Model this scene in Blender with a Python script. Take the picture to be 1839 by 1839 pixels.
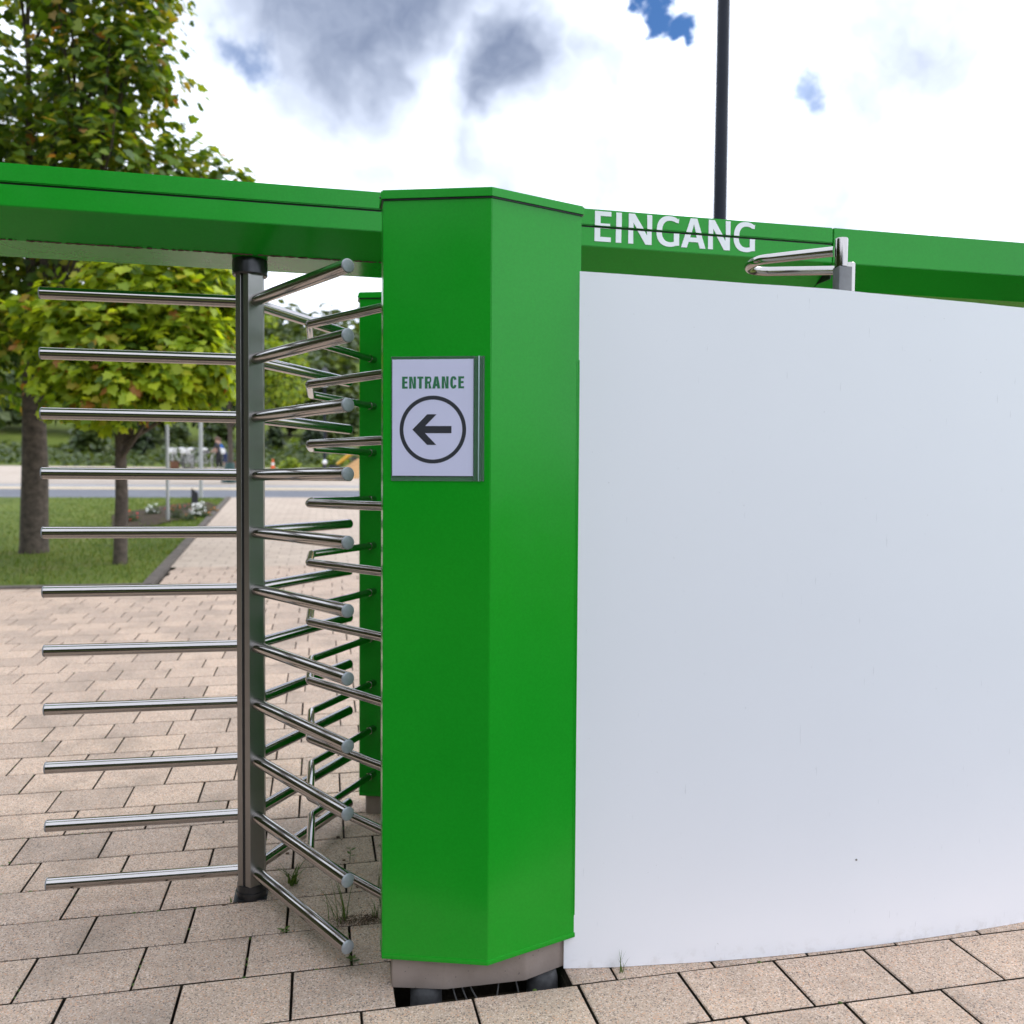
import bpy, bmesh, math, random
from math import sin, cos, pi, radians, sqrt
from mathutils import Vector, Matrix, Euler, noise
from mathutils.geometry import tessellate_polygon

S = bpy.context.scene
for o in list(bpy.data.objects):
    bpy.data.objects.remove(o)
COL = S.collection
rng = random.Random(7)

# ------------------------------------------------------------------ camera
cam_d = bpy.data.cameras.new("camera")
cam = bpy.data.objects.new("camera", cam_d)
COL.objects.link(cam)
TILT, ROLL, EYE = radians(1.90), radians(0.38), 1.416
cam.matrix_world = Matrix.Translation((0, 0, EYE)) @ Matrix.Rotation(pi / 2 - TILT, 4, 'X') @ Matrix.Rotation(ROLL, 4, 'Z')
cam_d.sensor_width = 36.0
cam_d.lens = 36.0 * 1537.0 / 1839.0
cam_d.clip_start = 0.05
cam_d.clip_end = 3000
cam_d.dof.use_dof = True
cam_d.dof.focus_distance = 2.6
cam_d.dof.aperture_fstop = 2.8
S.camera = cam

# ------------------------------------------------------------------ sky and sun
SUN_EL, SUN_AZ = radians(50), radians(74)     # azimuth measured from +Y towards +X
world = bpy.data.worlds.new("World")
S.world = world
world.use_nodes = True
nt = world.node_tree
for n in list(nt.nodes):
    nt.nodes.remove(n)


def wn(t, **k):
    n = nt.nodes.new(t)
    for a, b in k.items():
        setattr(n, a, b)
    return n


def wl(a, b):
    nt.links.new(a, b)


def wmath(op, a, b=None, clamp=False):
    n = wn('ShaderNodeMath', operation=op, use_clamp=clamp)
    for i, x in enumerate((a, b)):
        if x is None:
            continue
        if hasattr(x, 'links'):
            wl(x, n.inputs[i])
        else:
            n.inputs[i].default_value = x
    return n.outputs[0]


def wmix(f, a, b):
    n = wn('ShaderNodeMix', data_type='RGBA')
    if hasattr(f, 'links'):
        wl(f, n.inputs[0])
    else:
        n.inputs[0].default_value = f
    for i, x in ((6, a), (7, b)):
        if hasattr(x, 'links'):
            wl(x, n.inputs[i])
        else:
            n.inputs[i].default_value = (*x, 1)
    return n.outputs[2]


w_out = wn('ShaderNodeOutputWorld')
w_bg = wn('ShaderNodeBackground')
w_bg.inputs[1].default_value = 0.10
wl(w_bg.outputs[0], w_out.inputs[0])
sky = wn('ShaderNodeTexSky', sky_type='NISHITA')
sky.sun_disc = False
sky.sun_elevation = SUN_EL
sky.sun_rotation = SUN_AZ
sky.air_density = 1.0
sky.dust_density = 0.4
sky.ozone_density = 2.0
tc = wn('ShaderNodeTexCoord')
dirv = tc.outputs['Generated']


def wnoise(scale, detail, rough, vec):
    n = wn('ShaderNodeTexNoise')
    n.inputs['Scale'].default_value = scale
    n.inputs['Detail'].default_value = detail
    n.inputs['Roughness'].default_value = rough
    wl(vec, n.inputs['Vector'])
    return n


def warp(scale, amp, detail):
    n = wnoise(scale, detail, 0.6, dirv)
    sub = wn('ShaderNodeVectorMath', operation='SUBTRACT')
    wl(n.outputs['Color'], sub.inputs[0])
    sub.inputs[1].default_value = (0.5, 0.5, 0.5)
    sc = wn('ShaderNodeVectorMath', operation='SCALE')
    wl(sub.outputs[0], sc.inputs[0])
    sc.inputs[3].default_value = amp
    ad = wn('ShaderNodeVectorMath', operation='ADD')
    wl(dirv, ad.inputs[0])
    wl(sc.outputs[0], ad.inputs[1])
    return ad.outputs[0]


soft_dir = warp(7.0, 0.16, 4)
fine_dir = warp(22.0, 0.075, 8)


def patch(vec, c, r_in, r_out, gain=1.0):
    d = wn('ShaderNodeVectorMath', operation='DISTANCE')
    wl(vec, d.inputs[0])
    d.inputs[1].default_value = c
    m = wn('ShaderNodeMapRange', interpolation_type='SMOOTHSTEP')
    wl(d.outputs['Value'], m.inputs[0])
    m.inputs[1].default_value = r_out
    m.inputs[2].default_value = r_in
    m.inputs[3].default_value = 0
    m.inputs[4].default_value = gain
    return m.outputs[0]


def many(vec, lst):
    out = None
    for c, a, b, g in lst:
        p = patch(vec, c, a, b, g)
        out = p if out is None else wmath('MAXIMUM', out, p)
    return out


# grey undersides of cumulus, at their real directions
grey_near = many(soft_dir, [
    ((-0.1808, 0.8560, 0.488), 0.03, 0.19, 1.0), ((-0.115, 0.850, 0.510), 0.03, 0.17, 1.0),
    ((-0.2500, 0.8483, 0.492), 0.02, 0.14, 0.75), ((-0.2072, 0.8872, 0.4123), 0.00, 0.14, 0.72),
    ((-0.170, 0.8750, 0.440), 0.00, 0.14, 0.85), ((-0.290, 0.860, 0.445), 0.0, 0.10, 0.5),
    ((0.0000, 0.9000, 0.4390), 0.015, 0.130, 1.0), ((-0.015, 0.9160, 0.4050), 0.0, 0.115, 0.95),
    ((0.0661, 0.8976, 0.4359), 0.00, 0.075, 0.7), ((0.345, 0.8950, 0.285), 0.00, 0.09, 0.66),
    ((-0.04, 0.9450, 0.345), 0.00, 0.11, 0.60), ((0.33, 0.87, 0.37), 0.0, 0.10, 0.56), ((0.38, 0.83, 0.42), 0.0, 0.14, 0.58), ((-0.16, 0.93, 0.33), 0.0, 0.10, 0.55), ((0.10, 0.93, 0.35), 0.0, 0.10, 0.50),
    ((-0.05, 0.82, 0.57), 0.05, 0.18, 0.9)])
blue_near = many(fine_dir, [
    ((0.1473, 0.8716, 0.4740), 0.014, 0.024, 1.0), ((0.1680, 0.8754, 0.4600), 0.011, 0.021, 1.0),
    ((0.1780, 0.8770, 0.4500), 0.004, 0.014, 1.0),
    ((0.1242, 0.8640, 0.4860), 0.014, 0.024, 1.0), ((0.12, 0.84, 0.53), 0.03, 0.05, 1.0),
    ((-0.2638, 0.8681, 0.4205), 0.000, 0.032, 0.8), ((-0.276, 0.864, 0.425), 0.000, 0.030, 0.7),
    ((0.2928, 0.87, 0.3966), 0.004, 0.024, 0.70), ((0.300, 0.876, 0.384), 0.002, 0.018, 0.66)])
# the same broken cloud goes on over the rest of the sky
broad = wnoise(2.3, 7, 0.55, dirv)
g2 = wn('ShaderNodeMapRange', interpolation_type='SMOOTHSTEP')
wl(broad.outputs['Fac'], g2.inputs[0])
g2.inputs[1].default_value, g2.inputs[2].default_value = 0.62, 0.84
b2n = wnoise(3.1, 8, 0.6, fine_dir)
b2 = wn('ShaderNodeMapRange', interpolation_type='SMOOTHSTEP')
wl(b2n.outputs['Fac'], b2.inputs[0])
b2.inputs[1].default_value, b2.inputs[2].default_value = 0.60, 0.68
front = patch(dirv, (0.0, 0.91, 0.42), 0.42, 0.62)      # the stretch of sky whose clouds are set above
inv_front = wmath('SUBTRACT', 1.0, front)
grey = wmath('MAXIMUM', grey_near, wmath('MULTIPLY', wmath('MULTIPLY', g2.outputs[0], 0.8), inv_front))
blue = wmath('MAXIMUM', blue_near, wmath('MULTIPLY', b2.outputs[0], inv_front))
fl = wnoise(9.0, 6, 0.6, soft_dir)
fluff = wn('ShaderNodeMapRange')
wl(fl.outputs['Fac'], fluff.inputs[0])
fluff.inputs[1].default_value, fluff.inputs[2].default_value = 0.3, 0.75
fluff.inputs[3].default_value, fluff.inputs[4].default_value = 1.02, 0.62
white_s = wn('ShaderNodeVectorMath', operation='SCALE')
white_s.inputs[0].default_value = (8.9, 9.6, 11.0)
wl(fluff.outputs[0], white_s.inputs[3])
gtex = wn('ShaderNodeMapRange')
wl(wnoise(13.0, 7, 0.6, soft_dir).outputs['Fac'], gtex.inputs[0])
gtex.inputs[1].default_value, gtex.inputs[2].default_value = 0.34, 0.60
gtex.inputs[3].default_value, gtex.inputs[4].default_value = 0.88, 1.0
c1 = wmix(wmath('MULTIPLY', grey, gtex.outputs[0]), white_s.outputs[0], (0.98, 1.25, 1.92))
deep = wn('ShaderNodeVectorMath', operation='MULTIPLY')
wl(sky.outputs[0], deep.inputs[0])
deep.inputs[1].default_value = (0.24, 0.38, 0.54)
c2 = wmix(blue, c1, deep.outputs[0])
wl(c2, w_bg.inputs[0])

sun_d = bpy.data.lights.new("sun", 'SUN')
sun = bpy.data.objects.new("sun", sun_d)
COL.objects.link(sun)
sun_d.energy = 0.65
sun_d.angle = radians(14)
sun_d.color = (1.0, 0.98, 0.94)
sv = Vector((sin(SUN_AZ) * cos(SUN_EL), cos(SUN_AZ) * cos(SUN_EL), sin(SUN_EL)))
sun.rotation_euler = (-sv).to_track_quat('-Z', 'Y').to_euler()
sun.location = (0, 0, 30)

S.view_settings.view_transform = 'Standard'
S.view_settings.look = 'None'
S.view_settings.exposure = 1.18
S.view_settings.gamma = 1.0
S.view_settings.use_curve_mapping = False
S.render.engine = 'CYCLES'

# ------------------------------------------------------------------ frame of the place
# the turnstile row runs 12.4 degrees off the picture plane; u along it, v away from it
ANG = radians(12.4)
OX, OY = -0.884, 2.895
CU, SU = cos(ANG), sin(ANG)


def W(u, v, z=0.0):
    return Vector((OX + u * CU - v * SU, OY + u * SU + v * CU, z))


def UV(x, y):
    dx, dy = x - OX, y - OY
    return dx * CU + dy * SU, -dx * SU + dy * CU


def rise(v):
    """the paved slope climbs gently away from the gate, then a wooded hill"""
    h = 0.0
    if v > 0.1:
        t = min(1.0, (v - 0.1) / 0.6)
        h = 0.05 * (v - 0.4) if v > 0.7 else 0.05 * 0.5 * t * (v - 0.1)
    if v > 78:
        t = v - 78
        h += 0.19 * t * t / (t + 25)
    return h


# ------------------------------------------------------------------ mesh helpers
def tag(o, label=None, cat=None, group=None, kind=None):
    if label: o['label'] = label
    if cat: o['category'] = cat
    if group: o['group'] = group
    if kind: o['kind'] = kind
    return o


def empty(name, loc, rz=0.0, label=None, cat=None, group=None):
    o = bpy.data.objects.new(name, None)
    o.empty_display_size = 0.2
    COL.objects.link(o)
    o.location = loc
    o.rotation_euler = (0, 0, rz)
    return tag(o, label, cat, group)


def mesh_obj(name, verts, faces, mat, parent=None, smooth=False, fmat=None):
    me = bpy.data.meshes.new(name)
    me.from_pydata([tuple(v) for v in verts], [], faces)
    mats = mat if isinstance(mat, (list, tuple)) else [mat]
    for m in mats:
        me.materials.append(m)
    if fmat:
        me.polygons.foreach_set('material_index', fmat)
    if smooth:
        me.polygons.foreach_set('use_smooth', [True] * len(me.polygons))
    me.update()
    o = bpy.data.objects.new(name, me)
    COL.objects.link(o)
    if parent:
        o.parent = parent
    return o


def bm_obj(name, bm, mat, parent=None, smooth=None):
    bmesh.ops.recalc_face_normals(bm, faces=bm.faces)
    me = bpy.data.meshes.new(name)
    if smooth is not None:
        for f in bm.faces:
            f.smooth = True
        for e in bm.edges:
            if len(e.link_faces) == 2 and e.calc_face_angle(0) > smooth:
                e.smooth = False
    bm.to_mesh(me)
    bm.free()
    mats = mat if isinstance(mat, (list, tuple)) else [mat]
    for m in mats:
        me.materials.append(m)
    o = bpy.data.objects.new(name, me)
    COL.objects.link(o)
    if parent:
        o.parent = parent
    return o


def bm_box(bm, x0, x1, y0, y1, z0, z1, M=None):
    vs = [bm.verts.new(Vector(p) if M is None else M @ Vector(p)) for p in
          ((x0, y0, z0), (x1, y0, z0), (x1, y1, z0), (x0, y1, z0), (x0, y0, z1), (x1, y0, z1), (x1, y1, z1), (x0, y1, z1))]
    for f in ((0, 3, 2, 1), (4, 5, 6, 7), (0, 1, 5, 4), (1, 2, 6, 5), (2, 3, 7, 6), (3, 0, 4, 7)):
        bm.faces.new([vs[i] for i in f])
    return vs


def box(name, x0, x1, y0, y1, z0, z1, mat, parent=None, bevel=0.0):
    bm = bmesh.new()
    bm_box(bm, x0, x1, y0, y1, z0, z1)
    if bevel:
        bmesh.ops.bevel(bm, geom=list(bm.edges), offset=bevel, segments=2, affect='EDGES', profile=0.5)
    return bm_obj(name, bm, mat, parent, smooth=radians(40) if bevel else None)


def bm_prism(bm, pts, z0, z1):
    lo = [bm.verts.new((x, y, z0)) for x, y in pts]
    hi = [bm.verts.new((x, y, z1)) for x, y in pts]
    n = len(pts)
    bm.faces.new(lo[::-1])
    bm.faces.new(hi)
    for i in range(n):
        bm.faces.new([lo[i], lo[(i + 1) % n], hi[(i + 1) % n], hi[i]])
    return lo, hi


def prism(name, pts, z0, z1, mat, parent=None, bevel=0.0, seg=2):
    bm = bmesh.new()
    bm_prism(bm, pts, z0, z1)
    if bevel:
        bmesh.ops.bevel(bm, geom=list(bm.edges), offset=bevel, segments=seg, affect='EDGES', profile=0.5)
    return bm_obj(name, bm, mat, parent, smooth=radians(25) if bevel else None)


def grow(pts, d):
    """offset a convex ccw polygon outwards by d"""
    n = len(pts)
    res = []
    for i in range(n):
        p0, p1, p2 = Vector(pts[i - 1]), Vector(pts[i]), Vector(pts[(i + 1) % n])
        e1, e2 = (p1 - p0).normalized(), (p2 - p1).normalized()
        n1, n2 = Vector((e1.y, -e1.x)), Vector((e2.y, -e2.x))
        b = (n1 + n2)
        b = b / max(b.dot(n1), 1e-6)
        res.append(tuple(p1 + b * d))
    return res


def bm_tube(bm, path, r, seg=16, cap0=True, cap1=True, closed=False):
    path = [Vector(p) for p in path]
    n = len(path)
    rad = r if isinstance(r, (list, tuple)) else [r] * n
    t0 = (path[1] - path[0]).normalized()
    up = Vector((0, 0, 1)) if abs(t0.z) < 0.95 else Vector((1, 0, 0))
    side = t0.cross(up).normalized()
    rings = []
    for i, p in enumerate(path):
        if i == 0:
            t = t0
        elif i == n - 1:
            t = (path[i] - path[i - 1]).normalized()
        else:
            t = ((path[i] - path[i - 1]).normalized() + (path[i + 1] - path[i]).normalized()).normalized()
        side = (side - t * side.dot(t)).normalized()
        nrm = side.cross(t).normalized()
        rings.append([bm.verts.new(p + (side * cos(2 * pi * k / seg) + nrm * sin(2 * pi * k / seg)) * rad[i]) for k in range(seg)])
    for a, b in zip(rings, rings[1:]):
        for k in range(seg):
            bm.faces.new([a[k], a[(k + 1) % seg], b[(k + 1) % seg], b[k]])
    if cap0: bm.faces.new(rings[0][::-1])
    if cap1: bm.faces.new(rings[-1])
    return rings


def tube(name, path, r, mat, parent=None, seg=16, **k):
    bm = bmesh.new()
    bm_tube(bm, path, r, seg, **k)
    return bm_obj(name, bm, mat, parent, smooth=radians(40))


def round_path(pts, rad, n=6):
    pts = [Vector(p) for p in pts]
    out = [pts[0]]
    for a, b, c in zip(pts, pts[1:], pts[2:]):
        d1, d2 = (a - b), (c - b)
        ang = d1.angle(d2)
        cut = min(rad / math.tan(ang / 2), d1.length * 0.49, d2.length * 0.49)
        p, q = b + d1.normalized() * cut, b + d2.normalized() * cut
        for i in range(n + 1):
            t = i / n
            out.append(p * (1 - t) ** 2 + b * 2 * t * (1 - t) + q * t * t)
    out.append(pts[-1])
    return out


# ------------------------------------------------------------------ materials
class Mat:
    def __init__(s, name):
        s.m = bpy.data.materials.new(name)
        s.m.use_nodes = True
        s.nt = s.m.node_tree
        s.b = s.nt.nodes['Principled BSDF']
        s.out = s.nt.nodes['Material Output']

    def n(s, t, **k):
        x = s.nt.nodes.new(t)
        for a, b in k.items():
            setattr(x, a, b)
        return x

    def l(s, a, b):
        s.nt.links.new(a, b)

    def coord(s, kind='Object'):
        return s.n('ShaderNodeTexCoord').outputs[kind]

    def geo(s):
        return s.n('ShaderNodeNewGeometry').outputs['Position']

    def noise(s, vec, scale, detail=4, rough=0.55):
        x = s.n('ShaderNodeTexNoise')
        x.inputs['Scale'].default_value = scale
        x.inputs['Detail'].default_value = detail
        x.inputs['Roughness'].default_value = rough
        s.l(vec, x.inputs['Vector'])
        return x.outputs['Fac']

    def ramp(s, fac, stops, interp='LINEAR'):
        x = s.n('ShaderNodeValToRGB')
        x.color_ramp.interpolation = interp
        cr = x.color_ramp
        while len(cr.elements) < len(stops):
            cr.elements.new(0.5)
        for e, (p, c) in zip(cr.elements, stops):
            e.position = p
            e.color = (*c, 1) if len(c) == 3 else c
        s.l(fac, x.inputs[0])
        return x.outputs[0]

    def mix(s, f, a, b, mode='MIX'):
        x = s.n('ShaderNodeMix', data_type='RGBA', blend_type=mode)
        if hasattr(f, 'links'): s.l(f, x.inputs[0])
        else: x.inputs[0].default_value = f
        for i, v in ((6, a), (7, b)):
            if hasattr(v, 'links'): s.l(v, x.inputs[i])
            else: x.inputs[i].default_value = (*v, 1)
        return x.outputs[2]

    def rng(s, v, a, b, c, d, clamp=True):
        x = s.n('ShaderNodeMapRange')
        x.clamp = clamp
        s.l(v, x.inputs[0])
        for i, q in enumerate((a, b, c, d)):
            x.inputs[i + 1].default_value = q
        return x.outputs[0]

    def bump(s, h, strength, dist=0.01):
        x = s.n('ShaderNodeBump')
        x.inputs['Strength'].default_value = strength
        x.inputs['Distance'].default_value = dist
        s.l(h, x.inputs['Height'])
        s.l(x.outputs[0], s.b.inputs['Normal'])

    def set(s, **k):
        for a, v in k.items():
            i = s.b.inputs[a.replace('_', ' ')]
            if hasattr(v, 'links'): s.l(v, i)
            elif isinstance(v, tuple): i.default_value = (*v, 1)
            else: i.default_value = v
        return s


def simple(name, col, rough=0.6, metal=0.0, var=0.12, scale=30, bump=0.0, spec=0.5):
    m = Mat(name)
    p = m.coord()
    f = m.noise(p, scale, 5)
    lo = tuple(c * (1 - var) for c in col)
    hi = tuple(min(1, c * (1 + var)) for c in col)
    m.set(Base_Color=m.ramp(f, [(0.3, lo), (0.7, hi)]), Roughness=rough, Metallic=metal)
    m.b.inputs['Specular IOR Level'].default_value = spec
    if bump:
        m.bump(f, bump, 0.004)
    return m.m


def make_green():
    m = Mat("green_powder_coat")
    p = m.coord()
    f = m.noise(p, 2.2, 4)
    col = m.ramp(f, [(0.3, (0.006, 0.300, 0.013)), (0.7, (0.008, 0.318, 0.015))])
    peel = m.ramp(m.noise(p, 150, 3, 0.6), [(0.35, (0.93, 0.955, 0.90)), (0.65, (1.10, 1.04, 1.05))])
    col = m.mix(1.0, col, peel, 'MULTIPLY')
    m.set(Base_Color=col, Roughness=m.rng(m.noise(p, 6, 5), 0.3, 0.7, 0.18, 0.27))
    m.b.inputs['Specular IOR Level'].default_value = 0.33
    # a little buckle of the sheet metal
    m.bump(m.noise(p, 2.4, 1), 0.10, 0.006)
    return m.m


def make_steel(name, rough=0.13, base=(0.43, 0.405, 0.385), scratch=True):
    m = Mat(name)
    p = m.coord()
    mp = m.n('ShaderNodeMapping')
    mp.inputs['Scale'].default_value = (1, 1, 1)
    m.l(p, mp.inputs['Vector'])
    f = m.noise(mp.outputs[0], 14, 6, 0.7)
    spots = m.ramp(m.noise(p, 170, 2), [(0.76, (0, 0, 0)), (0.80, (1, 1, 1))])
    c = m.ramp(f, [(0.3, tuple(x * 0.92 for x in base)), (0.7, base)])
    if scratch:
        c = m.mix(m.mix(1.0, spots, (0.25, 0.25, 0.25), 'MULTIPLY'), c, (0.22, 0.19, 0.16))
    m.set(Base_Color=c, Metallic=1.0, Roughness=m.rng(m.noise(p, 40, 6, 0.7), 0.3, 0.7, rough * (0.8 if scratch else 0.95), rough * (1.25 if scratch else 1.05)))
    return m.m


def make_paver():
    m = Mat("exposed_aggregate_paver")
    p = m.geo()
    oi = m.n('ShaderNodeObjectInfo')
    tone = m.ramp(oi.outputs['Random'], [(0.0, (0.86, 0.86, 0.86)), (0.5, (1, 0.99, 0.98)), (1.0, (1.1, 1.08, 1.05))])
    base = m.ramp(m.noise(p, 34, 6, 0.65), [(0.25, (0.33, 0.275, 0.225)), (0.75, (0.47, 0.405, 0.345))])
    vor = m.n('ShaderNodeTexVoronoi')
    vor.inputs['Scale'].default_value = 300
    m.l(p, vor.inputs['Vector'])
    sep = m.n('ShaderNodeSeparateColor')
    m.l(vor.outputs['Color'], sep.inputs[0])
    grain = m.ramp(sep.outputs[0], [(0.0, (0.07, 0.066, 0.07)), (0.10, (0.17, 0.14, 0.12)), (0.16, (0.38, 0.315, 0.255)),
                                    (0.62, (0.45, 0.38, 0.315)), (0.68, (0.52, 0.31, 0.19)), (0.74, (0.42, 0.36, 0.31)),
                                    (0.90, (0.58, 0.53, 0.48)), (1.0, (0.74, 0.72, 0.70))], 'CONSTANT')
    c = m.mix(0.72, base, grain)
    c = m.mix(1.0, m.mix(1.0, c, tone, 'MULTIPLY'), (1.21, 1.10, 1.035), 'MULTIPLY')
    blot = m.ramp(m.noise(p, 3.3, 6, 0.6), [(0.48, (0, 0, 0)), (0.72, (1, 1, 1))])
    c = m.mix(m.mix(1.0, blot, (0.42, 0.42, 0.42), 'MULTIPLY'), c, (0.16, 0.135, 0.11))
    m.set(Base_Color=c, Roughness=0.88)
    m.b.inputs['Specular IOR Level'].default_value = 0.25
    m.bump(m.noise(p, 330, 3, 0.6), 0.5, 0.003)
    return m.m


def make_brick_sheet():
    m = Mat("far_paving")
    mp = m.n('ShaderNodeMapping')
    mp.inputs['Rotation'].default_value = (0, 0, -ANG)
    m.l(m.geo(), mp.inputs['Vector'])
    br = m.n('ShaderNodeTexBrick')
    br.offset = 0.5
    for k, v in (('Scale', 1.0), ('Mortar Size', 0.006), ('Brick Width', 0.303), ('Row Height', 0.2285), ('Mortar Smooth', 0.2), ('Bias', 0.0)):
        br.inputs[k].default_value = v
    br.inputs['Color1'].default_value = (0.43, 0.345, 0.278, 1)
    br.inputs['Color2'].default_value = (0.475, 0.386, 0.312, 1)
    br.inputs['Mortar'].default_value = (0.24, 0.205, 0.165, 1)
    m.l(mp.outputs[0], br.inputs['Vector'])
    v = m.ramp(m.noise(m.geo(), 5, 6), [(0.3, (0.88, 0.88, 0.88)), (0.7, (1.06, 1.05, 1.04))])
    m.set(Base_Color=m.mix(1.0, br.outputs['Color'], v, 'MULTIPLY'), Roughness=0.9)
    m.b.inputs['Specular IOR Level'].default_value = 0.2
    return m.m


def make_ground(name, stops, scale=1.2, fine=40):
    m = Mat(name)
    p = m.geo()
    f = m.noise(p, scale, 8, 0.65)
    c = m.ramp(f, stops)
    v = m.ramp(m.noise(p, fine, 4, 0.7), [(0.3, (0.7, 0.7, 0.7)), (0.7, (1.2, 1.2, 1.2))])
    m.set(Base_Color=m.mix(1.0, c, v, 'MULTIPLY'), Roughness=0.95)
    m.b.inputs['Specular IOR Level'].default_value = 0.15
    m.bump(m.noise(p, fine, 5), 0.4, 0.02)
    return m.m


def make_leaf(name, stops, trans=0.45, rough=0.45):
    """leaf colour varies leaf by leaf (random per loose piece, or per object)"""
    m = Mat(name)
    g = m.n('ShaderNodeNewGeometry')
    oi = m.n('ShaderNodeObjectInfo')
    add = m.n('ShaderNodeMath', operation='ADD')
    m.l(g.outputs['Random Per Island'], add.inputs[0])
    m.l(oi.outputs['Random'], add.inputs[1])
    fr = m.n('ShaderNodeMath', operation='FRACT')
    m.l(add.outputs[0], fr.inputs[0])
    c = m.ramp(fr.outputs[0], stops)
    m.set(Base_Color=c, Roughness=rough)
    m.b.inputs['Specular IOR Level'].default_value = 0.35
    tr = m.n('ShaderNodeBsdfTranslucent')
    m.l(m.mix(1.0, c, (1.9, 1.75, 0.55), 'MULTIPLY'), tr.inputs['Color'])
    mx = m.n('ShaderNodeMixShader')
    mx.inputs[0].default_value = trans
    m.l(m.b.outputs[0], mx.inputs[1])
    m.l(tr.outputs[0], mx.inputs[2])
    m.l(mx.outputs[0], m.out.inputs[0])
    return m.m


def make_white_panel():
    m = Mat("white_laminate_panel")
    p = m.coord()
    c = m.ramp(m.noise(p, 1.6, 5), [(0.3, (0.87, 0.872, 0.905)), (0.7, (0.885, 0.885, 0.915))])
    mp = m.n('ShaderNodeMapping')
    mp.inputs['Rotation'].default_value = (0, 0.6, 0)
    mp.inputs['Scale'].default_value = (60, 1, 5)
    m.l(p, mp.inputs['Vector'])
    sc = m.ramp(m.noise(mp.outputs[0], 2.0, 3, 0.5), [(0.715, (0, 0, 0)), (0.74, (1, 1, 1))])
    c = m.mix(m.mix(1.0, sc, (0.28, 0.28, 0.28), 'MULTIPLY'), c, (0.45, 0.45, 0.46))
    specks = m.ramp(m.noise(p, 120, 2), [(0.765, (0, 0, 0)), (0.79, (1, 1, 1))])
    c = m.mix(m.mix(1.0, specks, (0.4, 0.4, 0.4), 'MULTIPLY'), c, (0.3, 0.29, 0.27))
    sepz = m.n('ShaderNodeSeparateXYZ')
    m.l(p, sepz.inputs[0])
    low = m.rng(sepz.outputs[2], 0.0, 0.05, 1.0, 0.0)         # splashed dirt along the foot
    dirt = m.n('ShaderNodeMath', operation='MULTIPLY')
    m.l(low, dirt.inputs[0])
    m.l(m.rng(m.noise(p, 26, 6, 0.7), 0.5, 0.78, 0.0, 0.5), dirt.inputs[1])
    c = m.mix(dirt.outputs[0], c, (0.42, 0.38, 0.33))
    m.set(Base_Color=c, Roughness=m.rng(m.noise(p, 5, 4), 0.3, 0.7, 0.42, 0.55))
    m.bump(m.noise(p, 1.8, 2), 0.05, 0.02)
    return m.m


def make_concrete():
    m = Mat("cast_concrete")
    p = m.coord()
    c = m.ramp(m.noise(p, 7, 7, 0.6), [(0.3, (0.24, 0.19, 0.16)), (0.7, (0.33, 0.268, 0.232))])
    pores = m.ramp(m.noise(p, 95, 2), [(0.70, (0, 0, 0)), (0.74, (1, 1, 1))])
    c = m.mix(pores, c, (0.12, 0.10, 0.085))
    m.set(Base_Color=c, Roughness=0.85)
    m.bump(m.noise(p, 120, 4), 0.25, 0.003)
    return m.m


def make_film():
    m = Mat("clear_plastic_sleeve")
    tr = m.n('ShaderNodeBsdfTransparent')
    tr.inputs[0].default_value = (0.72, 0.80, 0.76, 1)
    m.set(Base_Color=(0.55, 0.62, 0.62), Roughness=0.18)
    mx = m.n('ShaderNodeMixShader')
    mx.inputs[0].default_value = 0.11
    m.l(tr.outputs[0], mx.inputs[1])
    m.l(m.b.outputs[0], mx.inputs[2])
    m.l(mx.outputs[0], m.out.inputs[0])
    return m.m


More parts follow.
